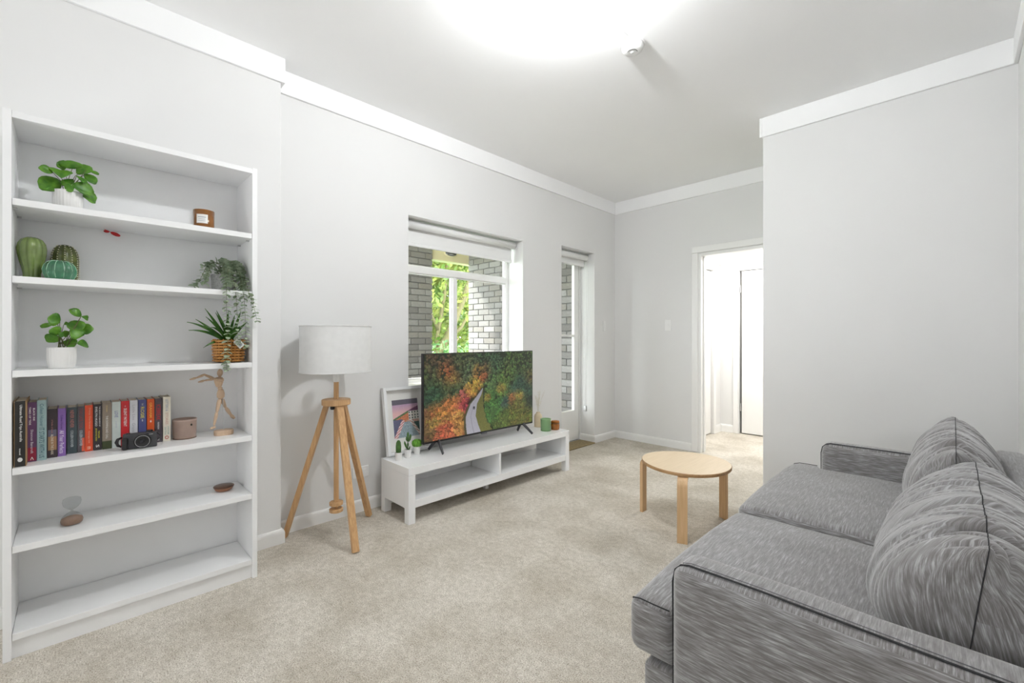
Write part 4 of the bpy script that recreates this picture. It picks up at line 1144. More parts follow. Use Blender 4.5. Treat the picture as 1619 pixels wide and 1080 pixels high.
# ------------------------------------------------------------------ tripod floor lamp
lamp = thing('floor_lamp', 'wooden tripod floor lamp with a white drum shade', 'lamp', (-2.615, 1.11, 0))
lc = Vector((-2.615, 1.11, 0))
auto(obj('shade', MB().lathe((lc.x, lc.y, 0), [(0.2025, 0.985), (0.2005, 1.262), (0.1985, 1.262), (0.2005, 0.985)], 64, closed=True), SHADE, lamp, smooth=False))
for z in (0.988, 1.259):
    obj('shade_rim', MB().tube([(lc.x + 0.2018 * cos(2 * PI * i / 48), lc.y + 0.2018 * sin(2 * PI * i / 48), z) for i in range(49)], 0.0035, 6, caps=False), SHADE, lamp, smooth=True)
sp = obj('spider_ring', MB().tube([(lc.x + 0.024 * cos(2 * PI * i / 24), lc.y + 0.024 * sin(2 * PI * i / 24), 0.975) for i in range(25)], 0.002, 6, caps=False), CHROME, lamp, smooth=True)
for k in range(3):
    q = 2 * PI * k / 3 + 0.5
    obj('spider_arm', MB().tube([(lc.x + 0.024 * cos(q), lc.y + 0.024 * sin(q), 0.975), (lc.x + 0.10 * cos(q), lc.y + 0.10 * sin(q), 0.978), (lc.x + 0.20 * cos(q), lc.y + 0.20 * sin(q), 0.990)], 0.002, 6), CHROME, sp, smooth=True)
auto(obj('lamp_socket', MB().lathe((lc.x, lc.y, 0), [(0.016, 0.925), (0.018, 0.93), (0.018, 0.975), (0.013, 0.99), (0.013, 1.03), (0, 1.03)], 24), PLASTIC, lamp, smooth=False))
obj('bulb', MB().lathe((lc.x, lc.y, 1.03), [(0.012, 0), (0.016, 0.015), (0.029, 0.045), (0.029, 0.065), (0.018, 0.085), (0, 0.09)], 20), PLASTIC, lamp, smooth=True)
auto(obj('pole', MB().tube([(lc.x, lc.y, 0.19), (lc.x, lc.y, 0.926)], 0.0145, 20), OAK, lamp, smooth=False))
auto(obj('hub_disc', MB().lathe((lc.x, lc.y, 0.788), [(0.078, 0), (0.082, 0.003), (0.082, 0.031), (0.079, 0.034), (0, 0.034)], 48), OAK, lamp), 50)
obj('clamp_knob', MB().lathe((lc.x + 0.03, lc.y - 0.035, 0.766), [(0.010, 0), (0.013, 0.004), (0.013, 0.020), (0.006, 0.023)], 16), BLACKP, lamp)
for z in (0.186, 0.146):
    auto(obj('pole_stop_disc', MB().lathe((lc.x, lc.y, z), [(0.036, 0), (0.039, 0.002), (0.039, 0.018), (0.036, 0.020), (0, 0.020)], 32), OAK, lamp), 50)
obj('pole_stop_pin', MB().tube([(lc.x, lc.y, 0.165), (lc.x, lc.y, 0.19)], 0.008, 12), OAK, lamp)
for fx, fy in ((-2.805, 0.882), (-2.325, 1.095), (-2.745, 1.385)):
    ft = Vector((fx, fy, 0.0)); d = Vector((fx - lc.x, fy - lc.y, 0)).normalized()
    top = lc + d * 0.055 + Vector((0, 0, 0.788))
    L = MB().bar(ft + Vector((0, 0, 0.006)), top, 0.036, 0.026, side=d, w1=0.040, d1=0.026)
    L.v = [(x, y, max(z, 0.0005)) for x, y, z in L.v]
    obj('leg', L, OAK, lamp, bevel=0.002)

# ------------------------------------------------------------------ television bench
tb = thing('tv_bench', 'long low white television bench with open shelves', 'tv bench', (-2.605, 2.32, 0))
UX0, UX1, UY0, UY1, UH = -2.785, -2.432, 1.495, 3.145, 0.36
obj('top_board', B(UX0, UX1, UY0, UY1, UH - 0.048, UH), GLOSSWHITE, tb, bevel=0.0015)
for y in (UY0, UY1 - 0.05):
    for x in (UX0, UX1 - 0.05):
        obj('leg', B(x, x + 0.05, y, y + 0.05, 0, UH - 0.0485), GLOSSWHITE, tb, bevel=0.0015)
    obj('end_panel', B(UX0 + 0.05, UX1 - 0.05, y, y + 0.05, 0.098, UH - 0.0485), GLOSSWHITE, tb, bevel=0.001)
obj('lower_shelf', B(UX0 + 0.0, UX1 - 0.001, UY0 + 0.0505, UY1 - 0.0505, 0.098, 0.148), GLOSSWHITE, tb, bevel=0.0015)
obj('divider', B(UX0 + 0.02, UX1 - 0.002, 2.286, 2.304, 0.1485, UH - 0.0485), GLOSSWHITE, tb, bevel=0.001)
obj('back_panel', B(UX0 + 0.004, UX0 + 0.010, UY0 + 0.0505, 2.2855, 0.1485, UH - 0.0485), GLOSSWHITE, tb)
obj('support_foot', B(-2.625, -2.59, 2.285, 2.315, 0, 0.0975), GLOSSWHITE, tb, bevel=0.001)

# ------------------------------------------------------------------ television with a forest picture
tv = thing('television', 'flat television showing a road through an autumn forest', 'television', (-2.64, 2.30, UH))
TY0, TY1, TZ0, TZ1, TX = 1.732, 2.869, 0.437, 1.079, -2.625
hs = obj('housing', B(TX - 0.030, TX, TY0, TY1, TZ0, TZ1), BLACKP, tv, bevel=0.002)
obj('rear_housing', B(TX - 0.075, TX - 0.030, TY0 + 0.12, TY1 - 0.12, TZ0 + 0.02, TZ1 - 0.22), BLACKP, tv, bevel=0.01)

def picture(name, nu, nv, rgb, P, m, parent):
    """flat printed or displayed image: a grid whose corner colours carry the picture"""
    us = np.linspace(0, 1, nu); vs = np.linspace(0, 1, nv)
    verts = [P(u, v) for v in vs for u in us]
    faces = [(j * nu + i, (j + 1) * nu + i, (j + 1) * nu + i + 1, j * nu + i + 1) for j in range(nv - 1) for i in range(nu - 1)]
    o = obj(name, MB().add(verts, faces), m, parent, fix=False)
    ca = o.data.color_attributes.new('picture', 'FLOAT_COLOR', 'POINT')
    lin = np.where(rgb <= 0.04045, rgb / 12.92, ((rgb + 0.055) / 1.055) ** 2.4)
    ca.data.foreach_set('color', np.concatenate([lin, np.ones((nv, nu, 1))], axis=2).astype(np.float32).ravel())
    return o
def picture_mat(name, emit):
    m, nt, b = nodes_of(name)
    at = N(nt, 'ShaderNodeAttribute'); at.attribute_name = 'picture'
    if emit:
        b.inputs['Base Color'].default_value = (0.01, 0.01, 0.01, 1)
        b.inputs['Roughness'].default_value = 0.25
        b.inputs['Specular IOR Level'].default_value = 0.3
        nt.links.new(at.outputs['Color'], b.inputs['Emission Color'])
        b.inputs['Emission Strength'].default_value = emit
    else:
        nt.links.new(at.outputs['Color'], b.inputs['Base Color'])
        b.inputs['Roughness'].default_value = 0.5
    return m

def forest(nu, nv):
    rs = np.random.RandomState(11)
    asp = 16 / 9
    U, V = np.meshgrid(np.linspace(0, 1, nu), np.linspace(0, 1, nv))
    img = np.zeros((nv, nu, 3)); img[:] = np.array([28, 38, 22]) / 255
    blobs = [  # u, v, radius, rgb, weight
        (.10, .08, .16, (92, 70, 44), 1.0), (.30, .12, .14, (74, 84, 46), 1), (.17, .22, .07, (186, 92, 38), 2.2), (.22, .32, .08, (150, 104, 42), 1.4),
        (.05, .30, .12, (70, 92, 44), 1.2), (.07, .50, .11, (40, 74, 48), 2.2), (.16, .42, .08, (74, 88, 40), 1), (.24, .44, .07, (56, 82, 46), 1.6),
        (.36, .22, .10, (80, 100, 62), 1.4), (.44, .24, .06, (172, 106, 34), 2.2), (.49, .30, .04, (178, 88, 40), 2), (.52, .19, .06, (120, 84, 44), 1.4), (.50, .10, .12, (64, 92, 54), 1),
        (.62, .16, .10, (56, 92, 56), 1.2), (.70, .30, .12, (84, 112, 44), 1.2), (.80, .14, .14, (72, 100, 42), 1), (.92, .20, .14, (70, 92, 44), 1), (.97, .38, .08, (112, 92, 44), 1),
        (.88, .50, .12, (44, 78, 58), 1.6), (.60, .42, .08, (78, 108, 54), 1.2), (.66, .50, .05, (156, 126, 40), 2.2), (.62, .64, .10, (66, 116, 46), 1.6), (.70, .70, .05, (46, 72, 74), 1.6),
        (.86, .62, .045, (196, 150, 44), 3.2), (.78, .66, .05, (160, 92, 42), 2), (.54, .60, .03, (160, 110, 40), 1.5), (.84, .80, .12, (96, 98, 34), 1.6), (.96, .72, .06, (40, 58, 40), 1.5), (.70, .86, .07, (80, 104, 36), 1),
        (.40, .40, .05, (182, 146, 44), 3), (.36, .50, .05, (178, 120, 44), 3), (.42, .46, .04, (188, 140, 40), 2.4), (.28, .58, .05, (188, 108, 46), 3), (.20, .64, .06, (190, 104, 42), 3), (.30, .53, .035, (176, 70, 74), 2.5),
        (.31, .66, .05, (160, 44, 56), 4), (.33, .57, .035, (176, 62, 66), 3), (.24, .70, .05, (192, 104, 50), 2), (.10, .70, .08, (166, 98, 40), 2.4), (.02, .72, .05, (128, 84, 44), 1.5), (.14, .80, .06, (178, 124, 48), 3), (.08, .84, .045, (176, 142, 52), 3.4),
        (.24, .82, .07, (190, 132, 54), 3.4), (.16, .95, .08, (180, 82, 50), 4), (.28, .94, .06, (182, 116, 50), 3), (.03, .95, .06, (110, 80, 46), 2), (.33, .84, .04, (180, 120, 46), 2)]
    bl = np.array([(b[0], b[1], b[2]) for b in blobs]); bcol = np.array([b[3] for b in blobs]) / 255.; bw = np.array([b[4] for b in blobs])
    def zone(u, v):
        d = ((u - bl[:, 0]) * asp) ** 2 + (v - bl[:, 1]) ** 2
        wt = bw * np.exp(-d / (2 * (bl[:, 2] * 0.8) ** 2)) + 1e-6
        return (wt[:, None] * bcol).sum(0) / wt.sum()
    lv = [.0, .455, .53, .635, .785, .90, 1.0]; lu = [.485, .480, .44, .373, .332, .335, .343]; ru = [.487, .488, .472, .433, .42, .442, .467]
    gu = [.488, .490, .488, .488, .505, .535, .575]
    Lr = np.interp(V, lv, lu); Rr = np.interp(V, lv, ru); Gr = np.interp(V, lv, gu)
    n = 3400
    vv = np.sort(rs.rand(n) ** 0.92 * 1.15 - 0.03)
    for k in range(n):
        u = rs.rand() * 1.06 - 0.03; v = vv[k]
        r = (0.018 + 0.034 * max(v, 0.0) ** 1.3 + (0.022 * max(0.0, v - 0.5) * 2 if u < 0.34 else 0)) * rs.uniform(0.6, 1.25)
        l_ = np.interp(v, lv, lu); g_ = np.interp(v, lv, gu)
        if v > 0.44 and (l_ - 0.012 - r * 0.30) < u < (g_ + 0.004 + r * 0.35): continue
        c = zone(min(max(u, 0), 1), min(max(v, 0), 1)) * rs.uniform(0.72, 1.22)
        c = c * (1 + rs.uniform(-.10, .10, 3))
        i0, i1 = int((u - r / asp * 1.3) * nu), int((u + r / asp * 1.3) * nu) + 2
        j0, j1 = int((v - r * 1.3) * nv), int((v + r * 1.3) * nv) + 2
        i0, j0 = max(i0, 0), max(j0, 0)
        if i0 >= nu or j0 >= nv or i1 <= 0 or j1 <= 0: continue
        su = (U[j0:j1, i0:i1] - u) * asp / r; sv = (V[j0:j1, i0:i1] - v) / r
        ang_ = np.arctan2(sv, su)
        edge = 1 + 0.16 * np.sin(ang_ * 5 + k) + 0.12 * np.sin(ang_ * 9 + 2.3 * k)
        d2 = (su ** 2 + sv ** 2) / edge ** 2
        mk = d2 < 1
        sh = np.clip(0.80 - 0.42 * sv - 0.18 * su - 0.38 * d2, 0.28, 1.25)
        tex = rs.uniform(0.68, 1.28, su.shape)
        col = c[None, None] * (sh * tex)[..., None]
        blk = img[j0:j1, i0:i1]
        blk[mk] = col[mk]
    Gr = Gr + 0.012 * np.clip(V - 0.5, 0, 1) * (np.sin(V * 90) + np.sin(V * 41 + 1)) 
    road = (U > Lr) & (U < Rr) & (V > .452)
    verge = (U >= Rr) & (U < Gr) & (V > .47)
    lverge = (U > Lr - 0.018 * np.clip((V - .42) * 4, 0, 1)) & (U <= Lr) & (V > .46)
    img[lverge] = np.array([66, 62, 34]) / 255 * rs.uniform(0.8, 1.15, (nv, nu, 1))[lverge]
    gv = np.array([92, 92, 38]) / 255 * rs.uniform(0.82, 1.15, (nv, nu, 1)) * (0.75 + 0.35 * V[..., None])
    img[verge] = gv[verge]
    rd = np.array([150, 148, 158]) / 255 * rs.uniform(0.96, 1.04, (nv, nu, 1)) * (0.82 + 0.2 * V[..., None])
    img[road] = rd[road]
    f_ = (U - Lr) / np.maximum(Rr - Lr, 1e-4)
    ln_ = road & (np.abs(f_ - 0.5) < 0.03)
    img[ln_] *= 0.86
    carm = (np.abs(U - .406) < .009) & (np.abs(V - .685) < .016)
    img[carm] = np.array([34, 34, 40]) / 255
    carw = (np.abs(U - .406) < .006) & (np.abs(V - .690) < .005)
    img[carw] = np.array([96, 98, 108]) / 255
    g_ = img.mean(axis=2, keepdims=True)
    img = (img * 0.84 + g_ * 0.16) * 0.90 + 0.045  # raised blacks paint the screen's hazy reflection into the picture
    return np.clip(img, 0, 1)
NU, NV = 420, 238
bz = 0.006
picture('screen', NU, NV, forest(NU, NV), lambda u, v: (TX + 0.0006, TY0 + bz + u * (TY1 - TY0 - 2 * bz), TZ1 - bz - v * (TZ1 - TZ0 - 2 * bz - 0.008)), picture_mat('television_picture', 0.80), tv)
obj('sensor_bump', B(TX - 0.012, TX + 0.002, 2.272, 2.330, TZ0 - 0.008, TZ0 + 0.004), tmat((0.10, 0.10, 0.11)), tv, bevel=0.002)
for yc in (1.86, 2.745):
    for xa, xb in ((-2.625, -2.535), (-2.655, -2.715)):
        obj('stand_leg', MB().bar((xa, yc, TZ0 + 0.012), (xb, yc + (0.02 if yc > 2.3 else -0.02) * 1.2, UH + 0.011), 0.026, 0.011, side=(0, 1, 0), w1=0.020, d1=0.008), DARKP, tv, bevel=0.002)

# ------------------------------------------------------------------ framed picture leaning on the wall
pf = thing('picture_frame', 'white box frame with a coastal boardwalk print leaning behind the cacti', 'picture frame', (-2.76, 1.71, UH))
W0, H0 = 0.36, 0.475
fb = Vector((-2.763, 1.532, UH + 0.005)); lean = Vector((-0.080, 0, H0)).normalized(); nrm = Vector((lean.z, 0, -lean.x))
def PF(a, b, c):
    """frame-local: across (a), up the lean (b), out of the face (c)"""
    return fb + Vector((0, a, 0)) + lean * b + nrm * c
def pbox(a0, a1, b0, b1, c0, c1):
    mb = MB().box(a0, a1, b0, b1, c0, c1); mb.v = [tuple(PF(*p)) for p in mb.v]; return mb
FW = 0.022
for a0, a1, b0, b1 in ((0, FW, 0, H0), (W0 - FW, W0, 0, H0), (FW, W0 - FW, 0, FW), (FW, W0 - FW, H0 - FW, H0)):
    obj('frame_rail', pbox(a0, a1, b0, b1, -0.018, 0.016), GLOSSWHITE, pf, bevel=0.0015)
mt = obj('mat_board', pbox(FW, W0 - FW, FW, H0 - FW, -0.016, -0.012), LABELW, pf)
def poster(nu, nv):
    rs = np.random.RandomState(5)
    U, V = np.meshgrid(np.linspace(0, 1, nu), np.linspace(0, 1, nv))
    def C(*c): return np.array(c) / 255.
    img = np.zeros((nv, nu, 3)); img[:] = C(120, 110, 130)
    q = np.clip(V / .36, 0, 1)[..., None]
    img[:] = C(176, 150, 196) * (1 - q) + C(240, 196, 196) * q
    img[V < .13] = C(112, 108, 120)
    hill = .20 + .30 * (1 - U) ** 1.1
    nz = rs.rand(nv, nu, 1)
    k = V > hill; img[k] = (C(92, 126, 84) * (0.6 + 0.7 * nz))[k]
    k = (V > hill) & (U > .6) & (V < .38); img[k] = (C(120, 84, 110) * (0.6 + 0.8 * nz))[k]
    k = (V > .40 - .06 * U) & (U < .62) & (V > hill + .05); img[k] = (C(224, 140, 100) * (0.7 + 0.5 * nz))[k]
    k = (V > .52) & (U < .36); img[k] = (C(112, 112, 140) * (0.8 + 0.3 * nz))[k]
    bld = (U > .60) & (V > .33) & (V < .62); img[bld] = C(236, 232, 224)
    wn = bld & (((U * 9) % 1) > .5) & (((V * 13) % 1) > .45); img[wn] = C(96, 108, 104)
    k = (V > .56) & (U > .50); img[k] = (C(216, 170, 156) * (0.55 + 0.8 * nz))[k]
    wl = .44 - (V - .58) * .75; wr = .62 + (V - .58) * .85
    deck = (V > .60) & (U > wl) & (U < wr)
    img[deck] = (C(176, 192, 200) * (0.72 + 0.45 * nz))[deck]
    st = deck & (((V * 34) % 1) < .22); img[st] = C(128, 146, 156)
    rail = (V > .56) & (U > wl - .14) & (U < wl); img[rail] = (C(230, 150, 150) * (0.6 + 0.7 * nz))[rail]
    rl = rail & (((V * 16 + U * 8) % 1) < .35); img[rl] = C(246, 240, 238)
    rr = (V > .56) & (U > wr) & (U < wr + .16); 
    k = rr & (((V * 14 - U * 7) % 1) < .45); img[k] = C(240, 236, 232)
    k = (V > .62) & (U > wr + .12); img[k] = (C(72, 96, 92) * (0.5 + 0.9 * nz))[k]
    img = img * (0.94 + 0.12 * rs.rand(nv, nu, 1))
    return np.clip(img, 0, 1)
picture('print', 100, 140, poster(100, 140), lambda u, v: tuple(PF(0.072 + u * 0.212, 0.382 - v * 0.272, -0.0115)), picture_mat('poster_ink', 0), mt)

# three mini cacti
def mini_pot(t, c, r=0.025, h=0.056):
    auto(obj('pot', MB().lathe(c, [(r * .78, 0), (r * .80, 0.002), (r, h), (r * .9, h), (r * .85, h - 0.008), (0, h - 0.008)], 32), CERAMIC, t, smooth=False))
    obj('soil', MB().lathe((c[0], c[1], c[2] + h - 0.0075), [(r * .86, 0), (0, 0.003)], 20), SOIL, t)
g = 'mini cacti in white pots on the television bench'
uz = UH + 0.0005
c = (-2.645, 1.548, uz)
t = thing('mini_cactus', 'columnar mini cactus in a white pot, leftmost on the bench', 'cactus', c, g)
mini_pot(t, c)
obj('cactus_body', MB().lathe((c[0], c[1], c[2] + 0.048), [(0.012, 0), (0.0165, 0.015), (0.017, 0.045), (0.0145, 0.072), (0.008, 0.086), (0, 0.090)], 64, lambda q, z: 1 + .09 * cos(q * 9)), CACTG, t, smooth=True)
c = (-2.668, 1.634, uz)
t = thing('mini_cactus', 'branching mini cactus in the middle white pot', 'cactus', c, g)
mini_pot(t, c)
def cbranch(pts, r):
    obj('branch', MB().tube(pts, [r * .8] + [r] * (len(pts) - 2) + [r * .35], 10), CACTG, t, smooth=True)
zz = uz + 0.048
cbranch([(c[0], c[1], zz), (c[0], c[1], zz + .04), (c[0], c[1] + .001, zz + .085), (c[0], c[1], zz + .115), (c[0], c[1], zz + .128)], 0.0075)
cbranch([(c[0], c[1] - .002, zz + .012), (c[0], c[1] - .014, zz + .03), (c[0], c[1] - .024, zz + .055), (c[0], c[1] - .026, zz + .068)], 0.0065)
cbranch([(c[0], c[1] + .004, zz + .062), (c[0], c[1] + .016, zz + .075), (c[0], c[1] + .021, zz + .098), (c[0], c[1] + .022, zz + .11)], 0.0075)
cbranch([(c[0], c[1] - .003, zz + .065), (c[0], c[1] - .011, zz + .08), (c[0], c[1] - .012, zz + .098)], 0.006)
cbranch([(c[0], c[1] + .003, zz + .005), (c[0] + .002, c[1] + .012, zz + .014), (c[0] + .002, c[1] + .015, zz + .028)], 0.005)
c = (-2.700, 1.728, uz)
t = thing('mini_cactus', 'round bright green mini cactus in a white pot, rightmost', 'cactus', c, g)
mini_pot(t, c)
obj('cactus_body', MB().lathe((c[0], c[1], c[2] + 0.05), [(0.018, 0), (0.031, 0.012), (0.035, 0.028), (0.031, 0.044), (0.018, 0.054), (0.005, 0.055), (0, 0.052)], 96, lambda q, z: 1 + .085 * cos(q * 14)), CACTB, t, smooth=True)

# vase, mug, amber jar
c = (-2.735, 3.065, uz)
t = thing('bud_vase', 'beige bottle vase of dried ivory grass at the bench end', 'vase', c)
obj('vase_body', MB().lathe(c, [(0.034, 0), (0.037, 0.004), (0.037, 0.095), (0.032, 0.115), (0.020, 0.126), (0.017, 0.132), (0.019, 0.138), (0.015, 0.138), (0.013, 0.12), (0, 0.11)], 40), VASE, t, smooth=True)
for k in range(9):
    th = random.uniform(0, 2 * PI); sp_ = random.uniform(.03, .085)
    p0 = Vector((c[0], c[1], c[2] + .12)); p2 = p0 + Vector((abs(cos(th)) * sp_ * .5 , sin(th) * sp_, random.uniform(.13, .24)))
    p1 = p0.lerp(p2, .5) + Vector((0, 0, .03))
    stm = obj('grass_stem', MB().tube([p0, p1, p2], 0.0009, 5), DRIED, t)
    mb = MB()
    for i in range(60):
        q = random.uniform(.35, 1.0)
        p = p0 * (1 - q) ** 2 + p1 * 2 * q * (1 - q) + p2 * q * q
        d = Vector((random.gauss(0, .5), random.gauss(0, 1), random.gauss(.5, .7))).normalized() * random.uniform(.008, .022)
        mb.add([p, p + d + Vector((0, .0006, 0)), p + d * 1.02], [(0, 1, 2)])
        mb.tube([p, p + d], 0.00045, 3)
    stuff(obj('grass_plume', mb, DRIED, stm, fix=False))
c = (-2.575, 2.988, uz)
t = thing('green_tumbler', 'sage green ceramic tumbler on the right end of the bench', 'cup', c)
obj('cup_body', MB().lathe(c, [(0.041, 0), (0.045, 0.004), (0.047, 0.10), (0.048, 0.106), (0.044, 0.106), (0.043, 0.012), (0, 0.010)], 48), MINT, t, smooth=True)
obj('base_ring', MB().lathe(c, [(0.038, 0), (0.0452, 0), (0.0457, 0.006), (0.038, 0.006)], 40, closed=True), mat('dark_sage_glaze', (0.10, 0.24, 0.07), 0.3), t)
c = (-2.545, 3.085, uz)
t = thing('amber_jar', 'orange amber glass jar with a lid on the right end of the bench', 'jar', c)
obj('jar_body', MB().lathe(c, [(0.034, 0), (0.039, 0.003), (0.040, 0.045), (0.036, 0.056), (0.033, 0.058), (0.035, 0.045), (0.034, 0.008), (0, 0.006)], 40), AMBER, t, smooth=True)
obj('wax', MB().lathe((c[0], c[1], c[2]), [(0.033, 0.009), (0.034, 0.04), (0, 0.04)], 28), tmat((0.62, 0.30, 0.12)), t)
obj('jar_lid', MB().lathe(c, [(0.034, 0.059), (0.038, 0.062), (0.038, 0.074), (0.034, 0.080), (0, 0.082)], 40), AMBER, t, smooth=True)
obj('seal_ring', MB().lathe(c, [(0.034, 0.055), (0.0395, 0.056), (0.0395, 0.061), (0.034, 0.0615)], 40, closed=True), tmat((0.10, 0.05, 0.01)), t)

# ------------------------------------------------------------------ birch side table
sc = Vector((-1.205, 2.767, 0))
sd = thing('side_table', 'round birch side table with three bentwood legs', 'table', tuple(sc))
TT = 0.398
n = 72
def rim(q, r): return r * (1 + 0.022 * cos(3 * (q - PI)))
v = []; f = []
for r, z in ((0.262, TT - 0.021), (0.268, TT - 0.019), (0.269, TT - 0.004), (0.266, TT)):
    for j in range(n):
        q = 2 * PI * j / n
        v.append((sc.x + rim(q, r) * cos(q), sc.y + rim(q, r) * sin(q), z))
for i in range(3):
    for j in range(n):
        j2 = (j + 1) % n
        f.append((i * n + j, i * n + j2, (i + 1) * n + j2, (i + 1) * n + j))
f.append(tuple(range(n - 1, -1, -1))); f.append(tuple(3 * n + j for j in range(n)))
tt = auto(obj('table_top', MB().add(v, f), BIRCHTOP, sd), 40)
tt.data.materials.append(BIRCHEDGE)
for p in tt.data.polygons:
    if len(p.vertices) == 4: p.material_index = 1
for a in (180, -70, 62):
    q = math.radians(a); d = Vector((cos(q), sin(q), 0)); sdv = Vector((-sin(q), cos(q), 0))
    path = []
    R0, th, wd_ = 0.296, 0.020, 0.056
    for z in (0.0, 0.12, 0.24, 0.325): path.append((R0, z))
    for k in range(1, 9):
        b = PI / 2 * k / 8
        path.append((R0 - 0.041 * (1 - cos(b)), 0.325 + 0.041 * sin(b)))
    path.append((0.12, 0.366))
    mb = MB(); v = []; f = []
    for i, (r, z) in enumerate(path):
        r0, z0_ = path[max(i - 1, 0)]; r1, z1_ = path[min(i + 1, len(path) - 1)]
        t_ = Vector((r1 - r0, z1_ - z0_)).normalized(); nn = Vector((t_.y, -t_.x))   # outward
        for o_, s in ((th / 2, -1), (th / 2, 1), (-th / 2, 1), (-th / 2, -1)):
            p = sc + d * (r + nn.x * o_) + sdv * s * wd_ / 2 + Vector((0, 0, max(0.0004, z + nn.y * o_)))
            v.append(p)
    k = len(path)
    for i in range(k - 1):
        for j in range(4):
            f.append((i * 4 + j, i * 4 + (j + 1) % 4, (i + 1) * 4 + (j + 1) % 4, (i + 1) * 4 + j))
    f.append((0, 1, 2, 3)); f.append(((k - 1) * 4, (k - 1) * 4 + 3, (k - 1) * 4 + 2, (k - 1) * 4 + 1))
    lg = auto(obj('leg', mb.add(v, f), BIRCH, sd), 40)
    lg.data.materials.append(BIRCHEDGE)

# ------------------------------------------------------------------ sofa
def samples(h, r, n):
    """1-D sample positions from -h to h, denser within r of the ends"""
    k = 5
    a = [-h + r * (1 - cos(PI / 2 * i / k)) for i in range(k)]
    b = list(np.linspace(-h + r, h - r, n))
    return a + b + [-x for x in a[::-1]]
def soft_box(x0, x1, y0, y1, z0, z1, r, n=(12, 12, 4), warp=None, streak='xyy'):
    """upholstered box: rounded edges, optional warp(x,y,z, face) -> (x,y,z); streak = yarn direction on x-, y- and z-facing sides"""
    c = ((x0 + x1) / 2, (y0 + y1) / 2, (z0 + z1) / 2); h = ((x1 - x0) / 2, (y1 - y0) / 2, (z1 - z0) / 2)
    S_ = [samples(h[i], r, n[i]) for i in range(3)]
    verts = {}; V = []; F = []; UVs = []
    def vid(p):
        key = tuple(round(q, 5) for q in p)
        if key not in verts:
            core = [max(-(h[i] - r), min(h[i] - r, p[i])) for i in range(3)]
            d = Vector([p[i] - core[i] for i in range(3)])
            if d.length > 1e-9:
                d = d * (r / d.length)
            q = [c[i] + core[i] + d[i] for i in range(3)]
            if warp: q = warp(*q)
            verts[key] = len(V); V.append(tuple(q))
        return verts[key]
    for ax in range(3):
        a, b = [(1, 2), (2, 0), (0, 1)][ax]
        for sgn in (-1, 1):
            A, B_ = S_[a], S_[b]
            for i in range(len(A) - 1):
                for j in range(len(B_) - 1):
                    qd = []
                    for ii, jj in ((i, j), (i + 1, j), (i + 1, j + 1), (i, j + 1)):
                        p = [0, 0, 0]; p[ax] = sgn * h[ax]; p[a] = A[ii]; p[b] = B_[jj]
                        qd.append((vid(p), p))
                    if sgn < 0: qd = qd[::-1]
                    F.append(tuple(q[0] for q in qd))
                    sd_ = 'xyz'.index(streak[ax]); other = [k for k in range(3) if k not in (ax, sd_)][0]
                    UVs += [(q[1][other] + 3.1 * ax + c[0], q[1][sd_] + c[1] + 1.7 * ax) for q in qd]
    return V, F, UVs
def uvobj(name, V, F, UVs, m, parent):
    og = ORIG[parent.name]
    me = bpy.data.meshes.new(name)
    me.from_pydata([(p[0] - og.x, p[1] - og.y, p[2] - og.z) for p in V], [], F)
    ul = me.uv_layers.new(name='UVMap')
    ul.data.foreach_set('uv', np.array(UVs, dtype=np.float32).ravel())
    me.polygons.foreach_set('use_smooth', [True] * len(F))
    return link(name, me, m, parent)
def wob(p, s, amp):
    return mnoise.noise(Vector(p) * s) * amp

so = thing('sofa', 'grey two-seat fabric sofa with loose seat cushions', 'sofa', (-0.2, 2.01, 0))
AY0, AY1 = 1.05, 2.975
def arm_warp(x, y, z):
    return (x, y, z + wob((x, y, z), 5, 0.003))
for a0, a1 in ((AY0, AY0 + 0.13), (AY1 - 0.14, AY1)):
    near = a0 < 2
    o = uvobj('arm', *soft_box(-0.50, 0.20, a0, a1, 0.06, 0.622, 0.036, (16, 4, 14), arm_warp, 'yxy'), FABRIC, so)
    yo = a0 + 0.026 if near else a0 + 0.022
    pts = [(-0.501, yo, 0.07), (-0.502, yo, 0.57), (-0.4955, yo, 0.602), (-0.481, yo, 0.6175), (-0.46, yo, 0.6235), (-0.3, yo, 0.6245), (-0.1, yo, 0.624), (0.18, yo, 0.6225)]
    pts = [(x, y, z + (wob((x, y, z), 5, 0.003) if z > 0.5 else 0)) for x, y, z in pts]
    obj('seam', MB().tube(pts, 0.0022, 6), SEAM, o, smooth=True)
    obj('stitch_line', MB().tube([(x, y + 0.012, z + 0.0012) for x, y, z in pts[3:]], 0.0009, 5), STITCH, o, smooth=True)
uvobj('base', *soft_box(-0.605, 0.19, AY0 + 0.06, AY1 - 0.06, 0.06, 0.30, 0.02, (8, 12, 6), None, 'yxy'), FABRIC, so)
uvobj('backrest', *soft_box(0.112, 0.225, AY0 + 0.155, AY1 - 0.03, 0.28, 0.69, 0.035, (5, 14, 8), lambda x, y, z: (x + (z - 0.3) * 0.03, y, z + wob((x, y, z), 4, 0.006)), 'yxy'), FABRIC, so)
for fx in (-0.55, 0.14):
    for fy in (AY0 + 0.1, AY1 - 0.1):
        obj('foot', MB().lathe((fx, fy, 0), [(0.018, 0), (0.024, 0.062)], 16), BLACKP, so)

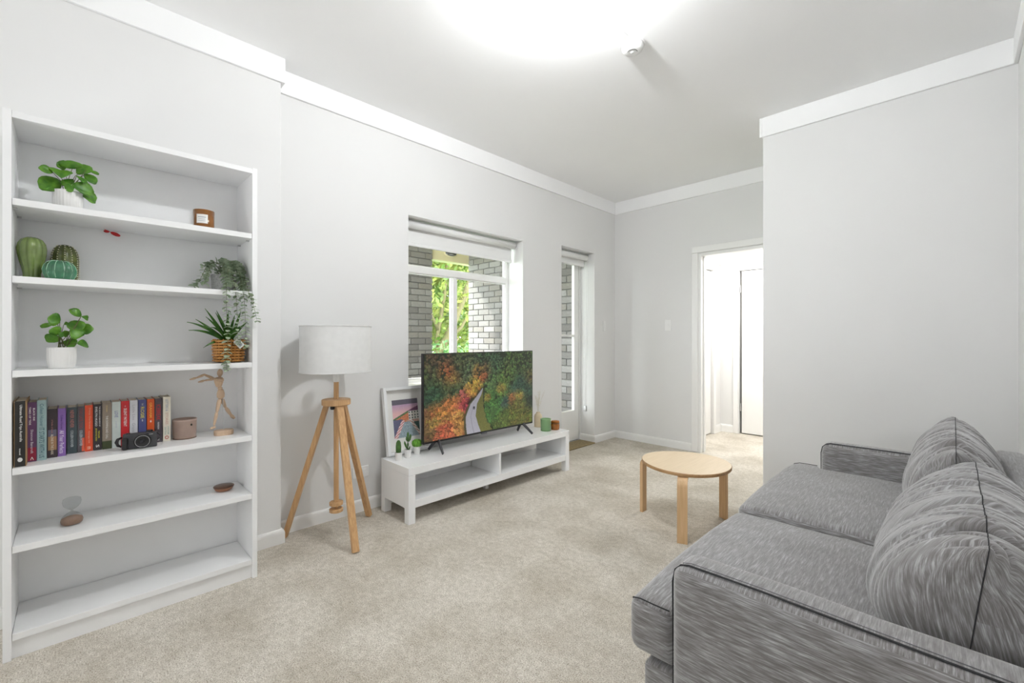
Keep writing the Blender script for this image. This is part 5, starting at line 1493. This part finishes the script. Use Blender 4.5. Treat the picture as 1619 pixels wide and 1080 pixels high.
def seat(y0, y1, near):
    x0, x1, z0, z1 = -0.655, 0.03, 0.305, (0.455 if near else 0.472)
    ylim = (AY0 + 0.135) if near else (AY1 - 0.145)
    def warp(x, y, z):
        k = min(1, max(0, (x + 0.535) / 0.035))
        k = k * k * (3 - 2 * k)
        if near and y < ylim: y = y + (ylim - y) * k
        if not near and y > ylim: y = y + (ylim - y) * k
        u = (x - x0) / (x1 - x0) * 2 - 1; v = (y - y0) / (y1 - y0) * 2 - 1
        if z > (z0 + z1) / 2:
            z += 0.026 * (1 - abs(u) ** 2.4) * (1 - abs(v) ** 3) + wob((x, y, 0), 4.5, 0.006)
        else:
            z += wob((x, y, 2), 4, 0.003)
        x -= 0.014 * (1 - v * v) if u < -0.9 else 0
        return (x, y, z)
    V, F, UVs = soft_box(x0, x1, y0, y1, z0, z1, 0.034, (22, 20, 5), warp, 'yxy')
    o = uvobj('seat_cushion', V, F, UVs, FABRIC, so)
    # welt seam around the visible end
    ye = y0 if near else y1
    z1 = 0.455 if near else 0.472
    s = 1 if near else -1
    pts = [(-0.652, ye + s * 0.034, z1 - 0.025), (-0.645, ye + s * 0.016, z1 - 0.008), (-0.62, ye + s * 0.012, z1 - 0.0005), (-0.58, ye + s * 0.011, z1), (-0.535, ye + s * 0.012, z1 + 0.0005)]
    obj('seam', MB().tube(pts, 0.0018, 6), SEAM, o, smooth=True)
    return o
seat(AY0 + 0.065, 2.006, True)
seat(2.012, AY1 - 0.015, False)

def pillow(label, y0, y1, zb, zt, hx, xc, lean, seed, peak):
    """loose cushion: teardrop section, front and back panels meeting in a seam over the top and down both ends"""
    t = thing('back_cushion', label, 'cushion', (xc, (y0 + y1) / 2, zb), 'loose back cushions on the sofa')
    ns, nt_ = 170, 96
    cy = (y0 + y1) / 2; hy = (y1 - y0) / 2; cz_ = (zb + zt) / 2; hz = (zt - zb) / 2
    pk, pb = peak
    tm = (pb - pk) / (pb + pk); wm = (1 - tm) ** pk * (1 + tm) ** pb
    def pt(s, th):
        a = abs(s)
        ex = max(0.0, 1 - a ** 6) ** 0.5
        sz_ = sin(th)
        tt_ = math.copysign(abs(sz_) ** 0.92, sz_)
        sg = 1 if cos(th) >= 0 else -1
        w_ = hx * ex * (max(0, 1 - tt_) ** pk) * (max(0, 1 + tt_) ** pb) / wm
        top = 1 - 0.13 * a ** 3.5; bot = 1 - 0.05 * a ** 4
        x = xc + sg * w_ + lean * tt_
        z = cz_ + hz * tt_ * (top if tt_ > 0 else bot)
        y = cy + s * hy
        f_ = ex ** 0.6
        q = s * 8 + 0.9 * sin(th + seed)
        cr = mnoise.noise(Vector((q, th * 0.55, seed)))
        cr2 = mnoise.noise(Vector((s * 15 + 1.3 * sin(th * 1.2 + 1), th * 0.5, seed + 5)))
        amp = 0.011 * cr - 0.014 * max(0.0, 0.16 - abs(cr2)) / 0.16 * (0.35 + 0.65 * max(0, sz_))
        for s0, dd in ((-0.80, 1), (0.80, -1)):
            g = math.exp(-((s - s0 - 0.02 * cos(th * 3)) / 0.020) ** 2 - ((th - PI / 2) / 0.50) ** 2)
            amp -= 0.060 * g
            amp += 0.016 * math.exp(-((s - s0 - dd * 0.075) / 0.05) ** 2 - ((th - PI / 2) / 0.6) ** 2)
        x += cos(th) * amp * f_; z += sz_ * amp * f_
        x = min(x, 0.108 + max(0.0, z - 0.705) * 1.6)
        return (x, y, max(z, zb))
    Sv = [math.sin(PI / 2 * (2 * i / ns - 1)) * 0.55 + (2 * i / ns - 1) * 0.45 for i in range(ns + 1)]
    G = [[pt(q, 2 * PI * j / nt_) for j in range(nt_)] for q in Sv]
    V = [p for row in G for p in row]
    F = []; UVs = []
    mid_ = G[ns // 2]; arc = [0.0]
    for j in range(nt_):
        arc.append(arc[-1] + (Vector(mid_[(j + 1) % nt_]) - Vector(mid_[j])).length)
    jq = nt_ // 4
    ul = [0.0]
    for i in range(ns):
        ul.append(ul[-1] + (Vector(G[i + 1][0]) - Vector(G[i][0])).length)
    for i in range(ns):
        for j in range(nt_):
            j2 = (j + 1) % nt_
            F.append((i * nt_ + j, (i + 1) * nt_ + j, (i + 1) * nt_ + j2, i * nt_ + j2))
            u0, u1 = ul[i] + seed, ul[i + 1] + seed
            v0, v1 = arc[j], arc[j + 1]
            k0, k1 = 0.30 * v0, 0.30 * v1
            UVs += [(u0 + k0, v0), (u1 + k0, v0), (u1 + k1, v1), (u0 + k1, v1)]
    body = uvobj('cover', V, F, UVs, FABRIC, t)
    line = [Vector(G[0][(jq - k) % nt_]) + Vector((0, -0.001, 0)) for k in range(-2 * 0 + nt_ // 3, 0, -2)]
    line = [p for p in line]
    top_l = [Vector(G[i][jq]) + Vector((0, 0, 0.0006)) for i in range(0, ns + 1)]
    end_l = [Vector(G[ns][(jq - k) % nt_]) + Vector((0, 0.001, 0)) for k in range(1, nt_ // 3, 2)]
    obj('seam', MB().tube(line + top_l + end_l, 0.0011, 5), SEAM, body, smooth=True)
    return t
pillow('plump grey back cushion nearest the front, with a tucked corner', 1.20, 1.99, 0.490, 0.818, 0.172, 0.030, 0.018, 1.3, (0.60, 0.36))
pillow('plump grey back cushion at the far end of the sofa', 2.03, 2.80, 0.508, 0.838, 0.138, 0.008, 0.0, 7.7, (0.58, 0.34))
